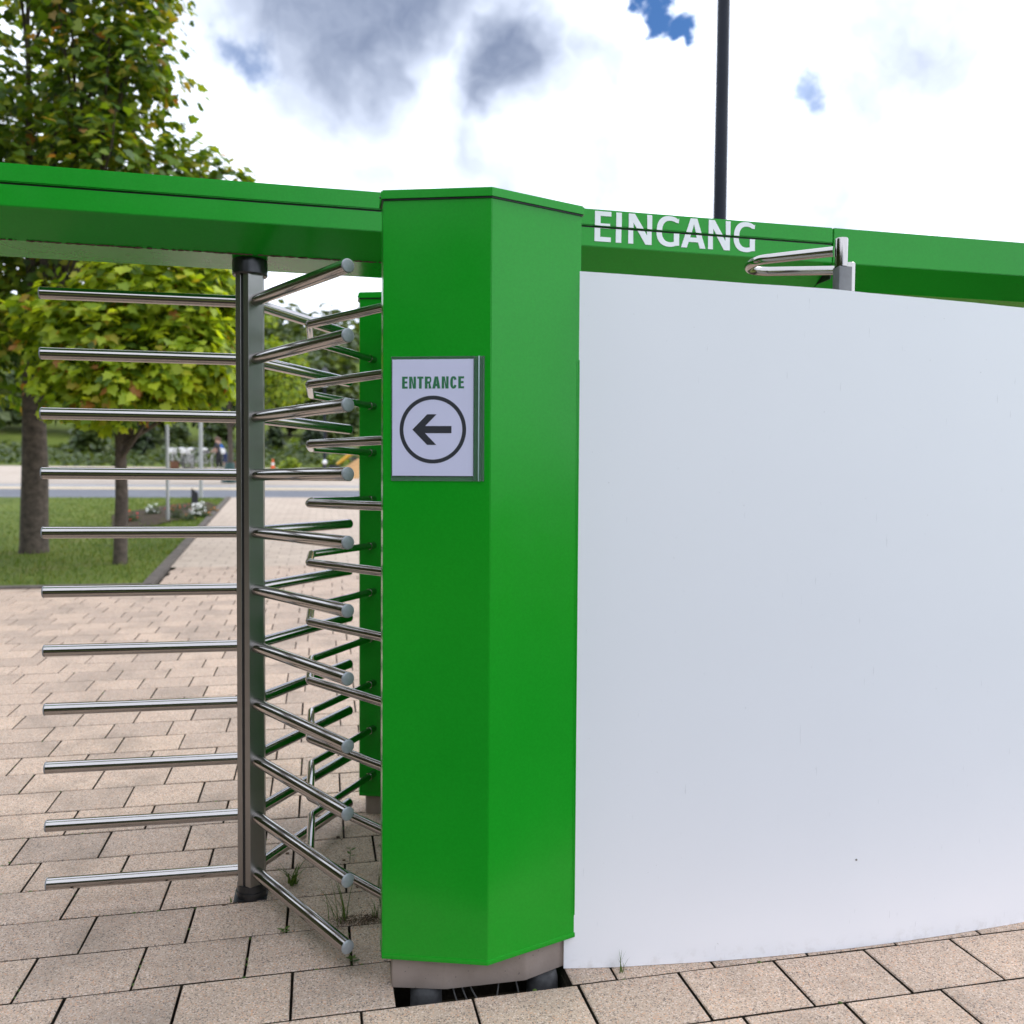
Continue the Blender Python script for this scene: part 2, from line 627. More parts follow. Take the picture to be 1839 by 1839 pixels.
M = dict(
    green=make_green(),
    steel=make_steel("brushed_stainless_steel"),
    steel_post=make_steel("satin_stainless_post", 0.36, (0.36, 0.345, 0.33), False),
    zinc=simple("dull_zinc_steel", (0.15, 0.15, 0.152), 0.5, 0.6, 0.15, 30),
    cap=simple("matt_steel_end_cap", (0.30, 0.32, 0.335), 0.5, 0.35, 0.14, 60),
    bearing=simple("dark_bearing_steel", (0.05, 0.05, 0.052), 0.3, 0.7, 0.2, 30),
    black=simple("black_rubber", (0.012, 0.012, 0.013), 0.45, 0, 0.3, 60),
    paver=make_paver(), brick=make_brick_sheet(),
    concrete=make_concrete(), pad=simple("dark_grey_footing", (0.055, 0.054, 0.055), 0.9, 0, 0.35, 40, 0.5), panel=make_white_panel(), film=make_film(),
    rib=simple("plastic_zip_rib", (0.42, 0.58, 0.55), 0.2, 0, 0.05),
    paper=simple("printed_paper_white", (0.64, 0.635, 0.82), 0.75, 0, 0.02, 8),
    ink_green=simple("printed_green_ink", (0.022, 0.165, 0.065), 0.7, 0, 0.04),
    ink_black=simple("printed_black_ink", (0.022, 0.024, 0.032), 0.7, 0, 0.05),
    letter=simple("white_vinyl_letter", (0.86, 0.86, 0.88), 0.5, 0, 0.02, 20),
    joint=make_ground("joint_soil", [(0.3, (0.022, 0.018, 0.013)), (0.7, (0.055, 0.046, 0.032))], 8, 60),
    lawn=make_ground("mown_lawn", [(0.3, (0.075, 0.105, 0.018)), (0.55, (0.115, 0.150, 0.022)), (0.75, (0.17, 0.15, 0.05))], 0.8, 12),
    soil=make_ground("flower_bed_soil", [(0.3, (0.03, 0.022, 0.015)), (0.7, (0.075, 0.05, 0.032))], 3, 30),
    asphalt=make_ground("grey_asphalt", [(0.3, (0.14, 0.145, 0.165)), (0.7, (0.19, 0.195, 0.215))], 1.5, 60),
    road_line=make_ground("cream_road_marking", [(0.3, (0.50, 0.40, 0.28)), (0.7, (0.58, 0.48, 0.35))], 2, 50),
    gutter=make_ground("pale_gutter_stone", [(0.3, (0.30, 0.29, 0.29)), (0.7, (0.36, 0.35, 0.35))], 2, 50),
    plaza=make_ground("pale_plaza_gravel", [(0.3, (0.40, 0.33, 0.27)), (0.7, (0.50, 0.42, 0.35))], 1, 30),
    kerb=make_ground("dark_kerb_stone", [(0.3, (0.10, 0.085, 0.075)), (0.7, (0.17, 0.145, 0.125))], 4, 60),
    bark=simple("tree_bark", (0.085, 0.065, 0.05), 0.9, 0, 0.5, 14, 0.6),
    grey_metal=simple("galvanised_grey_pole", (0.42, 0.42, 0.41), 0.5, 0.3, 0.1),
    dark_pole=simple("dark_blue_grey_pole", (0.008, 0.011, 0.021), 0.5, 0, 0.15, 8, 0, 0.25),
    white_glass=simple("opal_glass", (0.8, 0.8, 0.8), 0.3, 0, 0.03),
    slate=simple("dark_slate_stone", (0.035, 0.035, 0.04), 0.6, 0, 0.3, 30),
    grass=make_leaf("grass_blades", [(0.0, (0.055, 0.10, 0.014)), (0.6, (0.10, 0.165, 0.022)), (1.0, (0.19, 0.19, 0.05))], 0.3),
    weed=make_leaf("weed_leaf", [(0.0, (0.045, 0.085, 0.015)), (1.0, (0.085, 0.14, 0.022))], 0.25),
    dry=simple("dry_moss_and_roots", (0.09, 0.055, 0.032), 0.95, 0, 0.5, 90),
    leaf=make_leaf("broad_tree_leaf", [(0.0, (0.032, 0.066, 0.012)), (0.28, (0.062, 0.120, 0.014)), (0.55, (0.125, 0.205, 0.018)),  # upper crown: its shade is kept in this darker leaf colour
                                       (0.86, (0.22, 0.27, 0.025)), (0.965, (0.28, 0.25, 0.035)), (0.99, (0.36, 0.19, 0.06)), (1.0, (0.27, 0.11, 0.04))], 0.45),
    leaf_sunlit=make_leaf("sunlit_tree_leaf", [(0.0, (0.05, 0.10, 0.012)), (0.2, (0.14, 0.22, 0.018)), (0.5, (0.29, 0.39, 0.025)),  # lower foliage: sunlight is painted into this brighter leaf colour
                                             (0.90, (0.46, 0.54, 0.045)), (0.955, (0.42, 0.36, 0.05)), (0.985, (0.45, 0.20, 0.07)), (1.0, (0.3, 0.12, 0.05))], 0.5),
    leaf_mid=make_leaf("young_tree_leaf", [(0.0, (0.06, 0.11, 0.010)), (0.5, (0.19, 0.27, 0.018)), (1.0, (0.32, 0.38, 0.035))], 0.42),
    leaf_far=make_leaf("woodland_leaf", [(0.0, (0.026, 0.048, 0.012)), (0.5, (0.055, 0.085, 0.018)), (1.0, (0.095, 0.12, 0.026))], 0.25),
    leaf_bed=make_leaf("bed_plant_leaf", [(0.0, (0.02, 0.042, 0.010)), (1.0, (0.07, 0.11, 0.02))], 0.25),
    leaf_dark=make_leaf("evergreen_leaf", [(0.0, (0.012, 0.024, 0.008)), (0.6, (0.022, 0.042, 0.011)), (1.0, (0.045, 0.07, 0.015))], 0.15),
    skin=simple("skin", (0.42, 0.24, 0.17), 0.6, 0, 0.08),
    hair=simple("brown_hair", (0.10, 0.05, 0.03), 0.6, 0, 0.2),
    cloth_dark=simple("charcoal_cloth", (0.03, 0.032, 0.038), 0.9, 0, 0.2),
    cloth_black=simple("black_cloth", (0.012, 0.012, 0.014), 0.9, 0, 0.2),
    cloth_blue=simple("blue_cloth", (0.015, 0.12, 0.42), 0.9, 0, 0.15),
    cloth_navy=simple("navy_cloth", (0.012, 0.025, 0.09), 0.9, 0, 0.15),
    shoe=simple("pale_shoe", (0.5, 0.48, 0.45), 0.7),
    white_paint=simple("white_gloss_paint", (0.78, 0.78, 0.76), 0.3),
    black_paint=simple("black_gloss_paint", (0.02, 0.02, 0.022), 0.35),
    yellow=simple("yellow_machine_paint", (0.60, 0.33, 0.015), 0.4),
    orange=simple("orange_plastic", (0.72, 0.10, 0.02), 0.5),
    sand=make_ground("orange_sand", [(0.3, (0.38, 0.21, 0.09)), (0.7, (0.52, 0.31, 0.14))], 2, 20),
    teal=simple("dark_teal_planter", (0.012, 0.05, 0.045), 0.5),
    wood=simple("brown_wood", (0.15, 0.065, 0.03), 0.75, 0, 0.25, 12),
    petal_white=simple("white_petal", (0.80, 0.80, 0.74), 0.6),
    petal_red=simple("red_petal", (0.62, 0.02, 0.018), 0.6),
    petal_orange=simple("orange_petal", (0.75, 0.22, 0.015), 0.6),
    cable=simple("grey_cable", (0.11, 0.105, 0.10), 0.5),
)

# ================================================================== LARGE STRUCTURE: ground
FT = radians(12.4)


def sheet(name, us, vs, dz, mat, kind='structure', off=lambda u, v: 0.0):
    verts, faces = [], []
    for v in vs:
        for u in us:
            p = W(u, v, rise(v) + dz + off(u, v))
            verts.append(p)
    n = len(us)
    for j in range(len(vs) - 1):
        for i in range(n - 1):
            a = j * n + i
            faces.append((a, a + 1, a + n + 1, a + n))
    o = mesh_obj(name, verts, faces, mat, smooth=True)
    o['kind'] = kind
    return o


def lin(a, b, n):
    return [a + (b - a) * i / (n - 1) for i in range(n)]


sheet("ground", lin(-420, 420, 43), [-300, -120, -60, -30, -12, -4, 0, 0.4, 0.7, 2, 8, 20, 35, 50, 65, 78] + lin(82, 330, 40), -0.16, M['lawn'])


FC = 6.55         # depth at which the lawn begins left of the path


def kerb_u(v):
    return -1.6 - (v - 8.13) * 0.0442


def strip(name, v0, v1, u0, u1, dz, mat, n=8):
    """a band whose left edge may follow the kerb (u0 / u1 numbers or functions of v)"""
    verts, faces = [], []
    fu0 = u0 if callable(u0) else (lambda v: u0)
    fu1 = u1 if callable(u1) else (lambda v: u1)
    for v in lin(v0, v1, n):
        verts.append(W(fu0(v), v, rise(v) + dz))
        verts.append(W(fu1(v), v, rise(v) + dz))
    for j in range(n - 1):
        a = 2 * j
        faces.append((a, a + 1, a + 3, a + 2))
    o = mesh_obj(name, verts, faces, mat)
    o['kind'] = 'structure'
    return o


# ---- the hole in the paving under the near pillar
HOLE = (0.435, 0.925, -0.715, -0.50)
pavement = strip("pavement", -6.0, 8.05, -1.36, 6.0, -0.034, M['joint'], 60)
# cut the soil sheet out under the pillar by rebuilding it as a frame round the hole
bm = bmesh.new()
vsl = [-6.0, HOLE[2], HOLE[3], 0.1, 0.4, 0.7] + lin(1.2, FC, 16) + lin(FC + 0.01, 8.05, 6)
usl = [-4.05, HOLE[0], HOLE[1], 6.0]
gridv = [[bm.verts.new(W(max(u, kerb_u(v)) if i == 0 and v > FC else u, v, rise(v) - 0.034)) for i, u in enumerate(usl)] for v in vsl]
for j in range(len(vsl) - 1):
    for i in range(3):
        if i == 1 and j == 1:
            continue
        bm.faces.new([gridv[j][i], gridv[j][i + 1], gridv[j + 1][i + 1], gridv[j + 1][i]])
# walls and floor of the hole
c4 = [gridv[1][1], gridv[1][2], gridv[2][2], gridv[2][1]]
lo4 = [bm.verts.new(v.co + Vector((0, 0, -0.11))) for v in c4]
for k in range(4):
    bm.faces.new([c4[k], c4[(k + 1) % 4], lo4[(k + 1) % 4], lo4[k]])
bm.faces.new(lo4)
bm.to_mesh(pavement.data)
bm.free()

# ---- paving stones: 30 x 22 cm slabs in stretcher bond, bevelled
PIT_V, PIT_U, JOINT = 0.2285, 0.303, 0.0078


def paver_mesh(du, dv, seed):
    r = random.Random(seed)
    bm = bmesh.new()
    vs = bm_box(bm, -du / 2, du / 2, -dv / 2, dv / 2, -0.045, 0.0)
    for v in vs:
        v.co.x += r.uniform(-0.0012, 0.0012)
        v.co.y += r.uniform(-0.0012, 0.0012)
    top = [e for e in bm.edges if all(v.co.z > -0.01 for v in e.verts)]
    bmesh.ops.bevel(bm, geom=top, offset=0.003, segments=1, affect='EDGES')
    bmesh.ops.recalc_face_normals(bm, faces=bm.faces)
    bot = [f for f in bm.faces if f.calc_center_median().z < -0.04]
    bmesh.ops.delete(bm, geom=bot, context='FACES')
    me = bpy.data.meshes.new("paving_stone")
    bm.to_mesh(me)
    bm.free()
    me.materials.append(M['paver'])
    me.materials.append(M['joint'])
    for p_ in me.polygons:
        if abs(p_.normal.z) < 0.3: p_.material_index = 1
    return me


full = [paver_mesh(PIT_U - JOINT, PIT_V - JOINT, s) for s in range(5)]
tiles = []
prng = random.Random(21)
for k in range(-35, 5):
    v1 = -0.05 - PIT_V * k
    v0 = v1 - PIT_V
    vc = (v0 + v1) / 2
    if vc < -1.9 or vc > 7.9:
        continue
    off = (-0.176 if k % 2 == 0 else 0.017) + prng.uniform(-0.012, 0.012)
    if k == 3: off = 0.035
    if k == 2: off = 0.153
    if k == 1: off = 0.017
    if k == 0: off = -0.178
    ul = -4.0 if v1 < FC + 0.05 else kerb_u(vc) + 0.05
    i0 = math.floor((ul - off) / PIT_U)
    u = off + i0 * PIT_U
    while u < 3.2:
        segs = [(max(u, ul), u + PIT_U)]
        if v0 < HOLE[3] - 0.02 and v1 > HOLE[2] + 0.03:
            ns = []
            for a, b in segs:
                if b <= HOLE[0] or a >= HOLE[1]:
                    ns.append((a, b))
                else:
                    if a < HOLE[0]: ns.append((a, HOLE[0]))
                    if b > HOLE[1]: ns.append((HOLE[1], b))
            segs = ns
        for a, b in segs:
            if b - a > 0.04:
                tiles.append((a, b, v0, v1))
        u += PIT_U


def visible_size(t):
    a, b, v0, v1 = t
    p = W((a + b) / 2, (v0 + v1) / 2, rise((v0 + v1) / 2))
    x = p.x / p.y * 1537 + 919
    y = 868 + (EYE - p.z) / p.y * 1537
    if p.y < 0.5 or x < -120 or x > 1960 or y > 1960:
        return 0
    if x > 700 and y < 1690:
        return 0.0001
    return (b - a) * (v1 - v0) / p.y ** 3


tiles.sort(key=visible_size, reverse=True)
slope_at = lambda v: (rise(v + 0.05) - rise(v - 0.05)) / 0.1
stuff_v, stuff_f, stuff_m = [], [], []
for n_, (a, b, v0, v1) in enumerate(tiles):
    vc, uc = (v0 + v1) / 2, (a + b) / 2
    dz = prng.uniform(-0.0008, 0.0008)
    R = Matrix.Translation(W(uc, vc, rise(vc) + dz)) @ Matrix.Rotation(FT + prng.uniform(-0.004, 0.004), 4, 'Z') @ \
        Matrix.Rotation(math.atan(slope_at(vc)) + prng.uniform(-0.0025, 0.0025), 4, 'X') @ Matrix.Rotation(prng.uniform(-0.0025, 0.0025), 4, 'Y')
    whole = b - a > PIT_U - 0.005
    me = full[n_ % 5] if whole else paver_mesh(b - a - JOINT, PIT_V - JOINT, n_)
    if n_ < 298:
        o = bpy.data.objects.new("paving_stone", me)
        COL.objects.link(o)
        o.parent = pavement
        o.matrix_world = R
    else:
        base = len(stuff_v)
        stuff_v += [R @ v.co for v in me.vertices]
        stuff_f += [tuple(i + base for i in p.vertices) for p in me.polygons]
        stuff_m += [p.material_index for p in me.polygons]
rest = mesh_obj("paving_stones", stuff_v, stuff_f, [M['paver'], M['joint']], pavement, fmat=stuff_m)
rest['kind'] = 'stuff'

# ---- far path, road, plaza
PATH0 = max(t_[3] for t_ in tiles)
strip("path", PATH0, 20.55, lambda v: kerb_u(v) + 0.02, 6.0, -0.001, M['brick'], 20)
strip("road", 20.55, 24.0, -60, 60, -0.012, M['asphalt'], 4)
strip("road_marking", 24.0, 25.2, -60, 60, -0.008, M['road_line'], 3)
strip("gutter", 25.2, 26.6, -60, 60, -0.004, M['gutter'], 3)
strip("plaza", 26.6, 43.0, -60, 60, 0.0, M['plaza'], 8)
strip("forecourt", -6.0, FC, -14.0, -4.02, -0.002, M['brick'], 14)
strip("lawn", FC + 0.1, 20.5, -60, lambda v: kerb_u(v) - 0.10, -0.012, M['lawn'], 40)
# kerb edging between lawn and path
line_k = [(kerb_u(v), v, 0) for v in lin(20.5, FC, 40)] + [(u, FC, 1) for u in lin(kerb_u(FC) - 0.02, -16, 10)]
verts, faces = [], []
for u, v, side in line_k:
    for d, dz in ((0.11, -0.10), (0.11, 0.022), (0.0, 0.022), (-0.012, -0.03)):
        uu, vv = (u - d, v) if not side else (u, v + d)
        if u == kerb_u(FC) and not side: uu, vv = u - d, v + d
        verts.append(W(uu, vv, rise(vv) + dz))
for j in range(len(line_k) - 1):
    for i in range(3):
        a = 4 * j + i
        faces.append((a, a + 1, a + 5, a + 4))
mesh_obj("kerb_edging", verts, faces, M['kerb'])['kind'] = 'structure'

# ================================================================== THE GATE
HEX = [(-0.280, 0.094), (0.0, 0.0), (0.279, 0.096), (0.279, 0.170), (0.0, 0.264), (-0.280, 0.168)]   # plan, crest at origin


def pillar(u, v, label):
    t = empty("gate_pillar", W(u, v, 0), ANG, label, "gate pillar", "green pillars of the entrance gate")
    bm = bmesh.new()
    bm_prism(bm, HEX, 0.098, 2.19)
    bmesh.ops.bevel(bm, geom=[e for e in bm.edges], offset=0.0016, segments=2, affect='EDGES')
    bm_obj("casing", bm, M['green'], t, smooth=radians(12))
    # folded lid with an overhanging lip
    bm = bmesh.new()
    bm_prism(bm, grow(HEX, 0.0065), 2.1805, 2.2045)
    top_e = [e for e in bm.edges if all(q.co.z > 2.2 for q in e.verts)]
    bmesh.ops.bevel(bm, geom=top_e, offset=0.004, segments=3, affect='EDGES')
    bm_obj("lid", bm, M['green'], t, smooth=radians(15))
    prism("lid_gasket", grow(HEX, 0.003), 2.1765, 2.1802, M['black'], t)
    # lower fold of the sheet metal
    prism("hem", grow(HEX, 0.0015), 0.094, 0.108, M['green'], t, 0.001)
    # concrete foot, with chamfered front corners
    foot = [(-0.252, 0.103), (-0.108, 0.063), (0.122, 0.060), (0.256, 0.113), (0.256, 0.155), (0.122, 0.20), (-0.108, 0.20), (-0.252, 0.158)]
    prism("concrete_foot", foot, 0.002, 0.0935, M['concrete'], t, 0.004)
    for x in (-0.155, 0.185):
        bm = bmesh.new()
        bm_tube(bm, [(x, 0.113, -0.14), (x, 0.113, -0.02), (x, 0.113, -0.006), (x, 0.113, 0.0015)], [0.047, 0.045, 0.042, 0.036], 20)
        bm_obj("levelling_pad", bm, M['pad'], t, smooth=radians(50))
    # narrow door trim on the right-hand edge
    bm = bmesh.new()
    d = Vector((0.279, 0.096, 0)).normalized()
    nrm = Vector((d.y, -d.x, 0))
    e = Vector((0.279, 0.096, 0))
    for s0, s1, h in ((0.010, 0.0125, 0.0007), (0.001, 0.0075, 0.0011)):
        p = [e - d * s1, e - d * s0, e - d * s0 + nrm * h, e - d * s1 + nrm * h]
        bm_prism(bm, [(q.x, q.y) for q in p], 0.16, 1.77)
    bm_obj("edge_trim", bm, M['green'], t)
    # small fixing screw on the lid's side
    bm = bmesh.new()
    bm_tube(bm, [(-0.2866, 0.112, 2.1905), (-0.2895, 0.112, 2.1905)], 0.003, 10)
    bm_obj("screw", bm, M['black'], t)
    return t


PU, PV = 0.679, -0.753
front_pillar = pillar(PU, PV, "large green sheet-metal pillar carrying the ENTRANCE notice, nearest the viewer")
rear_pillar = pillar(0.668, 0.518, "green pillar partly hidden behind the large one, at the far end of the bent bars")

# cables in the hole under the near pillar: part of the pillar's wiring
bm = bmesh.new()
cr = random.Random(3)
for i, (x, dx, low) in enumerate(((-0.085, 0.055, 0.10), (-0.062, 0.085, 0.12), (-0.04, 0.11, 0.11), (0.055, -0.05, 0.12), (0.10, 0.03, 0.10))):
    pts = [(x, 0.11, 0.0), (x + dx * .15, 0.085, -0.03), (x + dx * .5, 0.07, -low * .8), (x + dx * 1.2, 0.08, -low), (x + dx * 2.2, 0.10, -low * 1.05)]
    bm_tube(bm, round_path(pts, 0.05, 5), 0.0024, 8)
bm_obj("cable_bundle", bm, M['cable'], front_pillar, smooth=radians(60))

# ---- overhead beam
t = empty("overhead_beam", W(0, 0.035, 0), ANG, "green overhead beam lettered EINGANG, running behind the large pillar", "gate beam")


def beam_section(name, u0, u1, prof, mat, bevel=0.0):
    bm = bmesh.new()
    a = [bm.verts.new((u0, y, z)) for y, z in prof]
    b = [bm.verts.new((u1, y, z)) for y, z in prof]
    n = len(prof)
    bm.faces.new(a)
    bm.faces.new(b[::-1])
    for i in range(n):
        bm.faces.new([a[i], b[i], b[(i + 1) % n], a[(i + 1) % n]])
    if bevel:
        bmesh.ops.bevel(bm, geom=list(bm.edges), offset=bevel, segments=2, affect='EDGES')
    return bm_obj(name, bm, mat, t, smooth=radians(14))


BODY = [(-0.235, 2.2265), (-0.110, 2.1580), (0.110, 2.1580), (0.235, 2.2265), (0.235, 2.2895), (-0.235, 2.2895)]
LID = [(-0.2385, 2.2955), (0.2385, 2.2955), (0.2385, 2.351), (-0.2385, 2.351)]
ENDP = [(-0.235, 2.2265), (-0.110, 2.1580), (0.110, 2.1580), (0.235, 2.2265), (0.2385, 2.351), (-0.2385, 2.351)]
beam_section("beam_body", -3.4, 2.046, BODY, M['green'], 0.0015)
beam_section("beam_lid", -3.4, 2.046, LID, M['green'], 0.003)
beam_section("seam_gasket", -3.39, 2.044, [(-0.228, 2.2897), (0.228, 2.2897), (0.228, 2.2953), (-0.228, 2.2953)], M['black'])
beam_section("beam_end_section", 2.0495, 4.2, ENDP, M['green'], 0.0015)
box("joint_plate", 2.0462, 2.0492, -0.225, 0.225, 2.17, 2.345, M['black'], t)
# bracket that ties the beam to each pillar
for y0, y1 in ((-0.53, -0.172), (0.172, 0.555)):
    box("bracket", 0.58, 0.78, y0, y1, 2.10, 2.172, M['green'], t, 0.002)
# dirt and moss along the lower edge of the front chamfer
bm = bmesh.new()
mr = random.Random(5)
for i in range(420):
    u = mr.uniform(-1.4, 0.75)
    r = mr.uniform(0.0015, 0.0042)
    bmesh.ops.create_icosphere(bm, subdivisions=1, radius=r, matrix=Matrix.Translation((u, -0.110 - mr.uniform(0, 0.004), 2.1585 - r * 0.2)) @ Matrix.Diagonal((2.4, 1, 0.8, 1)))
moss = bm_obj("moss_line", bm, M['dry'], t)
moss['kind'] = 'stuff'


# ---- lettering
def arc(cx, cy, rx, ry, a0, a1, n, p=2.35):
    out = []
    for i in range(n + 1):
        a = radians(a0 + (a1 - a0) * i / n)
        c, s = cos(a), sin(a)
        out.append((cx + rx * math.copysign(abs(c) ** (2 / p), c), cy + ry * math.copysign(abs(s) ** (2 / p), s)))
    return out


def glyph(ch, w, s, h):
    """outline loops for a capital of width w, height 1, stem s, bar h"""
    if ch == 'E':
        m0, m1 = 0.5 - h / 2 + .02, 0.5 + h / 2 + .02
        return [[(0, 0), (w, 0), (w, h), (s, h), (s, m0), (w * .93, m0), (w * .93, m1), (s, m1), (s, 1 - h), (w, 1 - h), (w, 1), (0, 1)]]
    if ch == 'I':
        return [[(0, 0), (s, 0), (s, 1), (0, 1)]]
    if ch == 'N':
        return [[(0, 0), (s * .92, 0), (s * .86, 0.70), (w - s * 1.12, 0), (w, 0), (w, 1), (w - s * .92, 1), (w - s * .86, 0.32), (s * 1.12, 1), (0, 1)]]
    if ch == 'T':
        c = w / 2
        return [[(c - s / 2, 0), (c + s / 2, 0), (c + s / 2, 1 - h), (w, 1 - h), (w, 1), (0, 1), (0, 1 - h), (c - s / 2, 1 - h)]]
    if ch == 'A':
        c = w / 2
        a = s * 1.08
        xl = lambda y: (c - s * .62) * y
        return [[(0, 0), (a, 0), (a + xl(.20) - .0, .20), (w - a - xl(.20), .20), (w - a, 0), (w, 0), (c + s * .62, 1), (c - s * .62, 1)],
                [(a + xl(.20 + h), .20 + h), (w - a - xl(.20 + h), .20 + h), (c, .80)]]
    if ch == 'R':
        b = .44
        o = [(0, 0), (s, 0), (s, b - .04), (s + (w - s) * .28, b - .04), (w - s * 1.02, 0), (w + .02, 0), (w * .80, b + .01)]
        o += arc(w - .30 * w, (b - .04 + 1) / 2 + .03, .30 * w, (1 - b + .0) / 2 - .015, -55, 90, 10)
        o += [(0, 1)]
        hcx, hw = w - .30 * w - .0, .30 * w - s * .9
        hh = [(s, b + h * .85)] + arc(hcx, (b + 1) / 2 + .005, max(hw, .03), (1 - b) / 2 - h * .92, -90, 90, 8) + [(s, 1 - h)]
        return [o, hh]
    if ch in 'CG':
        rx, ry = w / 2, .515
        e = 40 if ch == 'G' else 24
        if ch == 'C':
            o = arc(rx, .5, rx, ry, e, 360 - e, 30)
            i = arc(rx, .5, rx - s, ry - h, 360 - e - 6, e + 6, 30)
            return [o + i]
        o = arc(w * .56, .5, w * .56, ry, 52, 296, 30)
        i = arc(w * .60, .5, w * .60 - s, ry - h, 296, 56, 30)
        bot_out = (w, .045)
        inner = (w - s, .13)
        return [[(w * .97, .965), ] + o + [bot_out, (w, .52), (w - s, .52), inner] + i + [(w * .955, .965 - h * 1.1)]]
    return []


def bm_glyphs(specs, x_of, y0, H, depth):
    """specs: (char, x0, x1, stem, bar) in real units; returns a bmesh of thin raised letters in the (x,z) plane facing -y"""
    bm = bmesh.new()
    for ch, x0, x1, s, h in specs:
        w = (x1 - x0) / H
        loops = glyph(ch, w, s, h)
        flat = [Vector((p[0], p[1], 0)) for L in loops for p in L]
        tris = tessellate_polygon([[Vector((p[0], p[1], 0)) for p in L] for L in loops])
        vs = [bm.verts.new((x0 + p.x * H, -depth, y0 + p.y * H)) for p in flat]
        for tri in tris:
            try:
                bm.faces.new([vs[i] for i in tri])
            except ValueError:
                pass
    return bm


# EINGANG: positions read along the beam, the word straddles the lid seam
sc = 0.597 / 1020.0
ex = lambda c: 1.142 + (c - 170) * sc
SPEC = [(ch, ex(a), ex(b), .20, .155) for ch, a, b in (('E', 170, 270), ('I', 300, 337), ('N', 377, 523), ('G', 552, 697), ('A', 709, 866), ('N', 882, 1024), ('G', 1047, 1189))]
seam = 2.2925
lowb = bm_glyphs(SPEC, None, 2.2435, 0.1010, 0.0)
for name, y, low in (("lettering", -0.2365, True), ("lettering", -0.2400, False)):
    b2_ = lowb.copy()
    z_cut = 2.2888 if low else 2.2962
    bmesh.ops.bisect_plane(b2_, geom=list(b2_.verts) + list(b2_.edges) + list(b2_.faces), plane_co=(0, 0, z_cut), plane_no=(0, 0, 1 if low else -1), clear_outer=True)
    for v in b2_.verts:
        v.co.y = y
    o = bm_obj(name, b2_, M['letter'], t)
lowb.free()

# ---- rotor of the turnstile
RT = radians(190.67)
RL, ARM_R = 0.651, 0.0195
rot = empty("turnstile_rotor", W(0, 0, 0), 0.0, "full-height stainless turnstile rotor with three rows of bars on a post", "turnstile")
FL = 0.0437
RV = FL / cos(pi / 6)
hexv = []
for k in range(6):
    an = RT + radians(60 * k + 30)
    hexv.append((RV * cos(an), RV * sin(an)))
# post extrusion: wide faces carry the bars, the faces between hold a black rubber groove
prof = []
for k in range(6):
    p, q = Vector(hexv[k]), Vector(hexv[(k + 1) % 6])
    prof.append(tuple(p))
    if k % 2 == 0:      # face with normal RT + 60: groove
        c = (p + q) / 2
        d = (q - p).normalized()
        nn = Vector((c.x, c.y)).normalized()
        for s_, dep in ((-0.0052, 0), (-0.0052, 0.006), (0.0052, 0.006), (0.0052, 0)):
            prof.append(tuple(c + d * s_ - nn * dep))
prof = [tuple(x) for x in prof]
prism("post", prof, 0.045, 2.122, M['steel_post'], rot, 0.0006, 1)
for k in (0, 2, 4):
    p, q = Vector(hexv[k]), Vector(hexv[k + 1])
    c = (p + q) / 2
    an = math.atan2(c.y, c.x)
    bm = bmesh.new()
    bm_box(bm, FL - 0.0075, FL - 0.0025, -0.0049, 0.0049, 0.046, 2.12, Matrix.Rotation(an, 4, 'Z'))
    bm_obj("rubber_strip", bm, M['black'], rot)
bm = bmesh.new()
bm_tube(bm, [(0, 0, 2.104), (0, 0, 2.108), (0, 0, 2.150), (0, 0, 2.1575)], [0.054, 0.0575, 0.0575, 0.056], 40)
bm_obj("top_bearing", bm, M['bearing'], rot, smooth=radians(40))
bm = bmesh.new()
bm_tube(bm, [(0, 0, -0.015), (0, 0, 0.012), (0, 0, 0.0125), (0, 0, 0.022), (0, 0, 0.0225), (0, 0, 0.046)], [0.050, 0.050, 0.0525, 0.0525, 0.049, 0.049], 36)
bm_obj("bottom_bearing", bm, M['bearing'], rot, smooth=radians(30))
bm = bmesh.new()
bm_box(bm, -0.058, 0.052, -0.046, 0.054, -0.02, 0.0008, Matrix.Rotation(ANG, 4, 'Z'))
bm_obj("base_plate", bm, M['black'], rot)
Z1, PITCH = 2.019, 0.193


def arm_mesh():
    bm = bmesh.new()
    bm_tube(bm, [(FL - 0.004, 0, 0), (RL - 0.004, 0, 0)], ARM_R, 28, cap0=False, cap1=True)
    me = bm_obj("bar", bm, M['steel'], None, smooth=radians(40))
    bm = bmesh.new()
    bm_tube(bm, [(RL - 0.0038, 0, 0), (RL - 0.0015, 0, 0), (RL + 0.0005, 0, 0), (RL + 0.0012, 0, 0)], [ARM_R + .0004, ARM_R + .0004, ARM_R - .0012, ARM_R - .0035], 28, cap0=False)
    ca = bm_obj("end_cap", bm, M['cap'], None, smooth=radians(50))
    return me, ca


bar0, cap0 = arm_mesh()
first = True
for r_ in range(3):
    for i in range(11):
        if first:
            b, c = bar0, cap0
            first = False
        else:
            b, c = bar0.copy(), cap0.copy()
            for q in (b, c):
                COL.objects.link(q)
        b.parent = rot
        c.parent = b
        b.location = (0, 0, Z1 - PITCH * i)
        b.rotation_euler = (0, 0, RT + r_ * 2 * pi / 3)

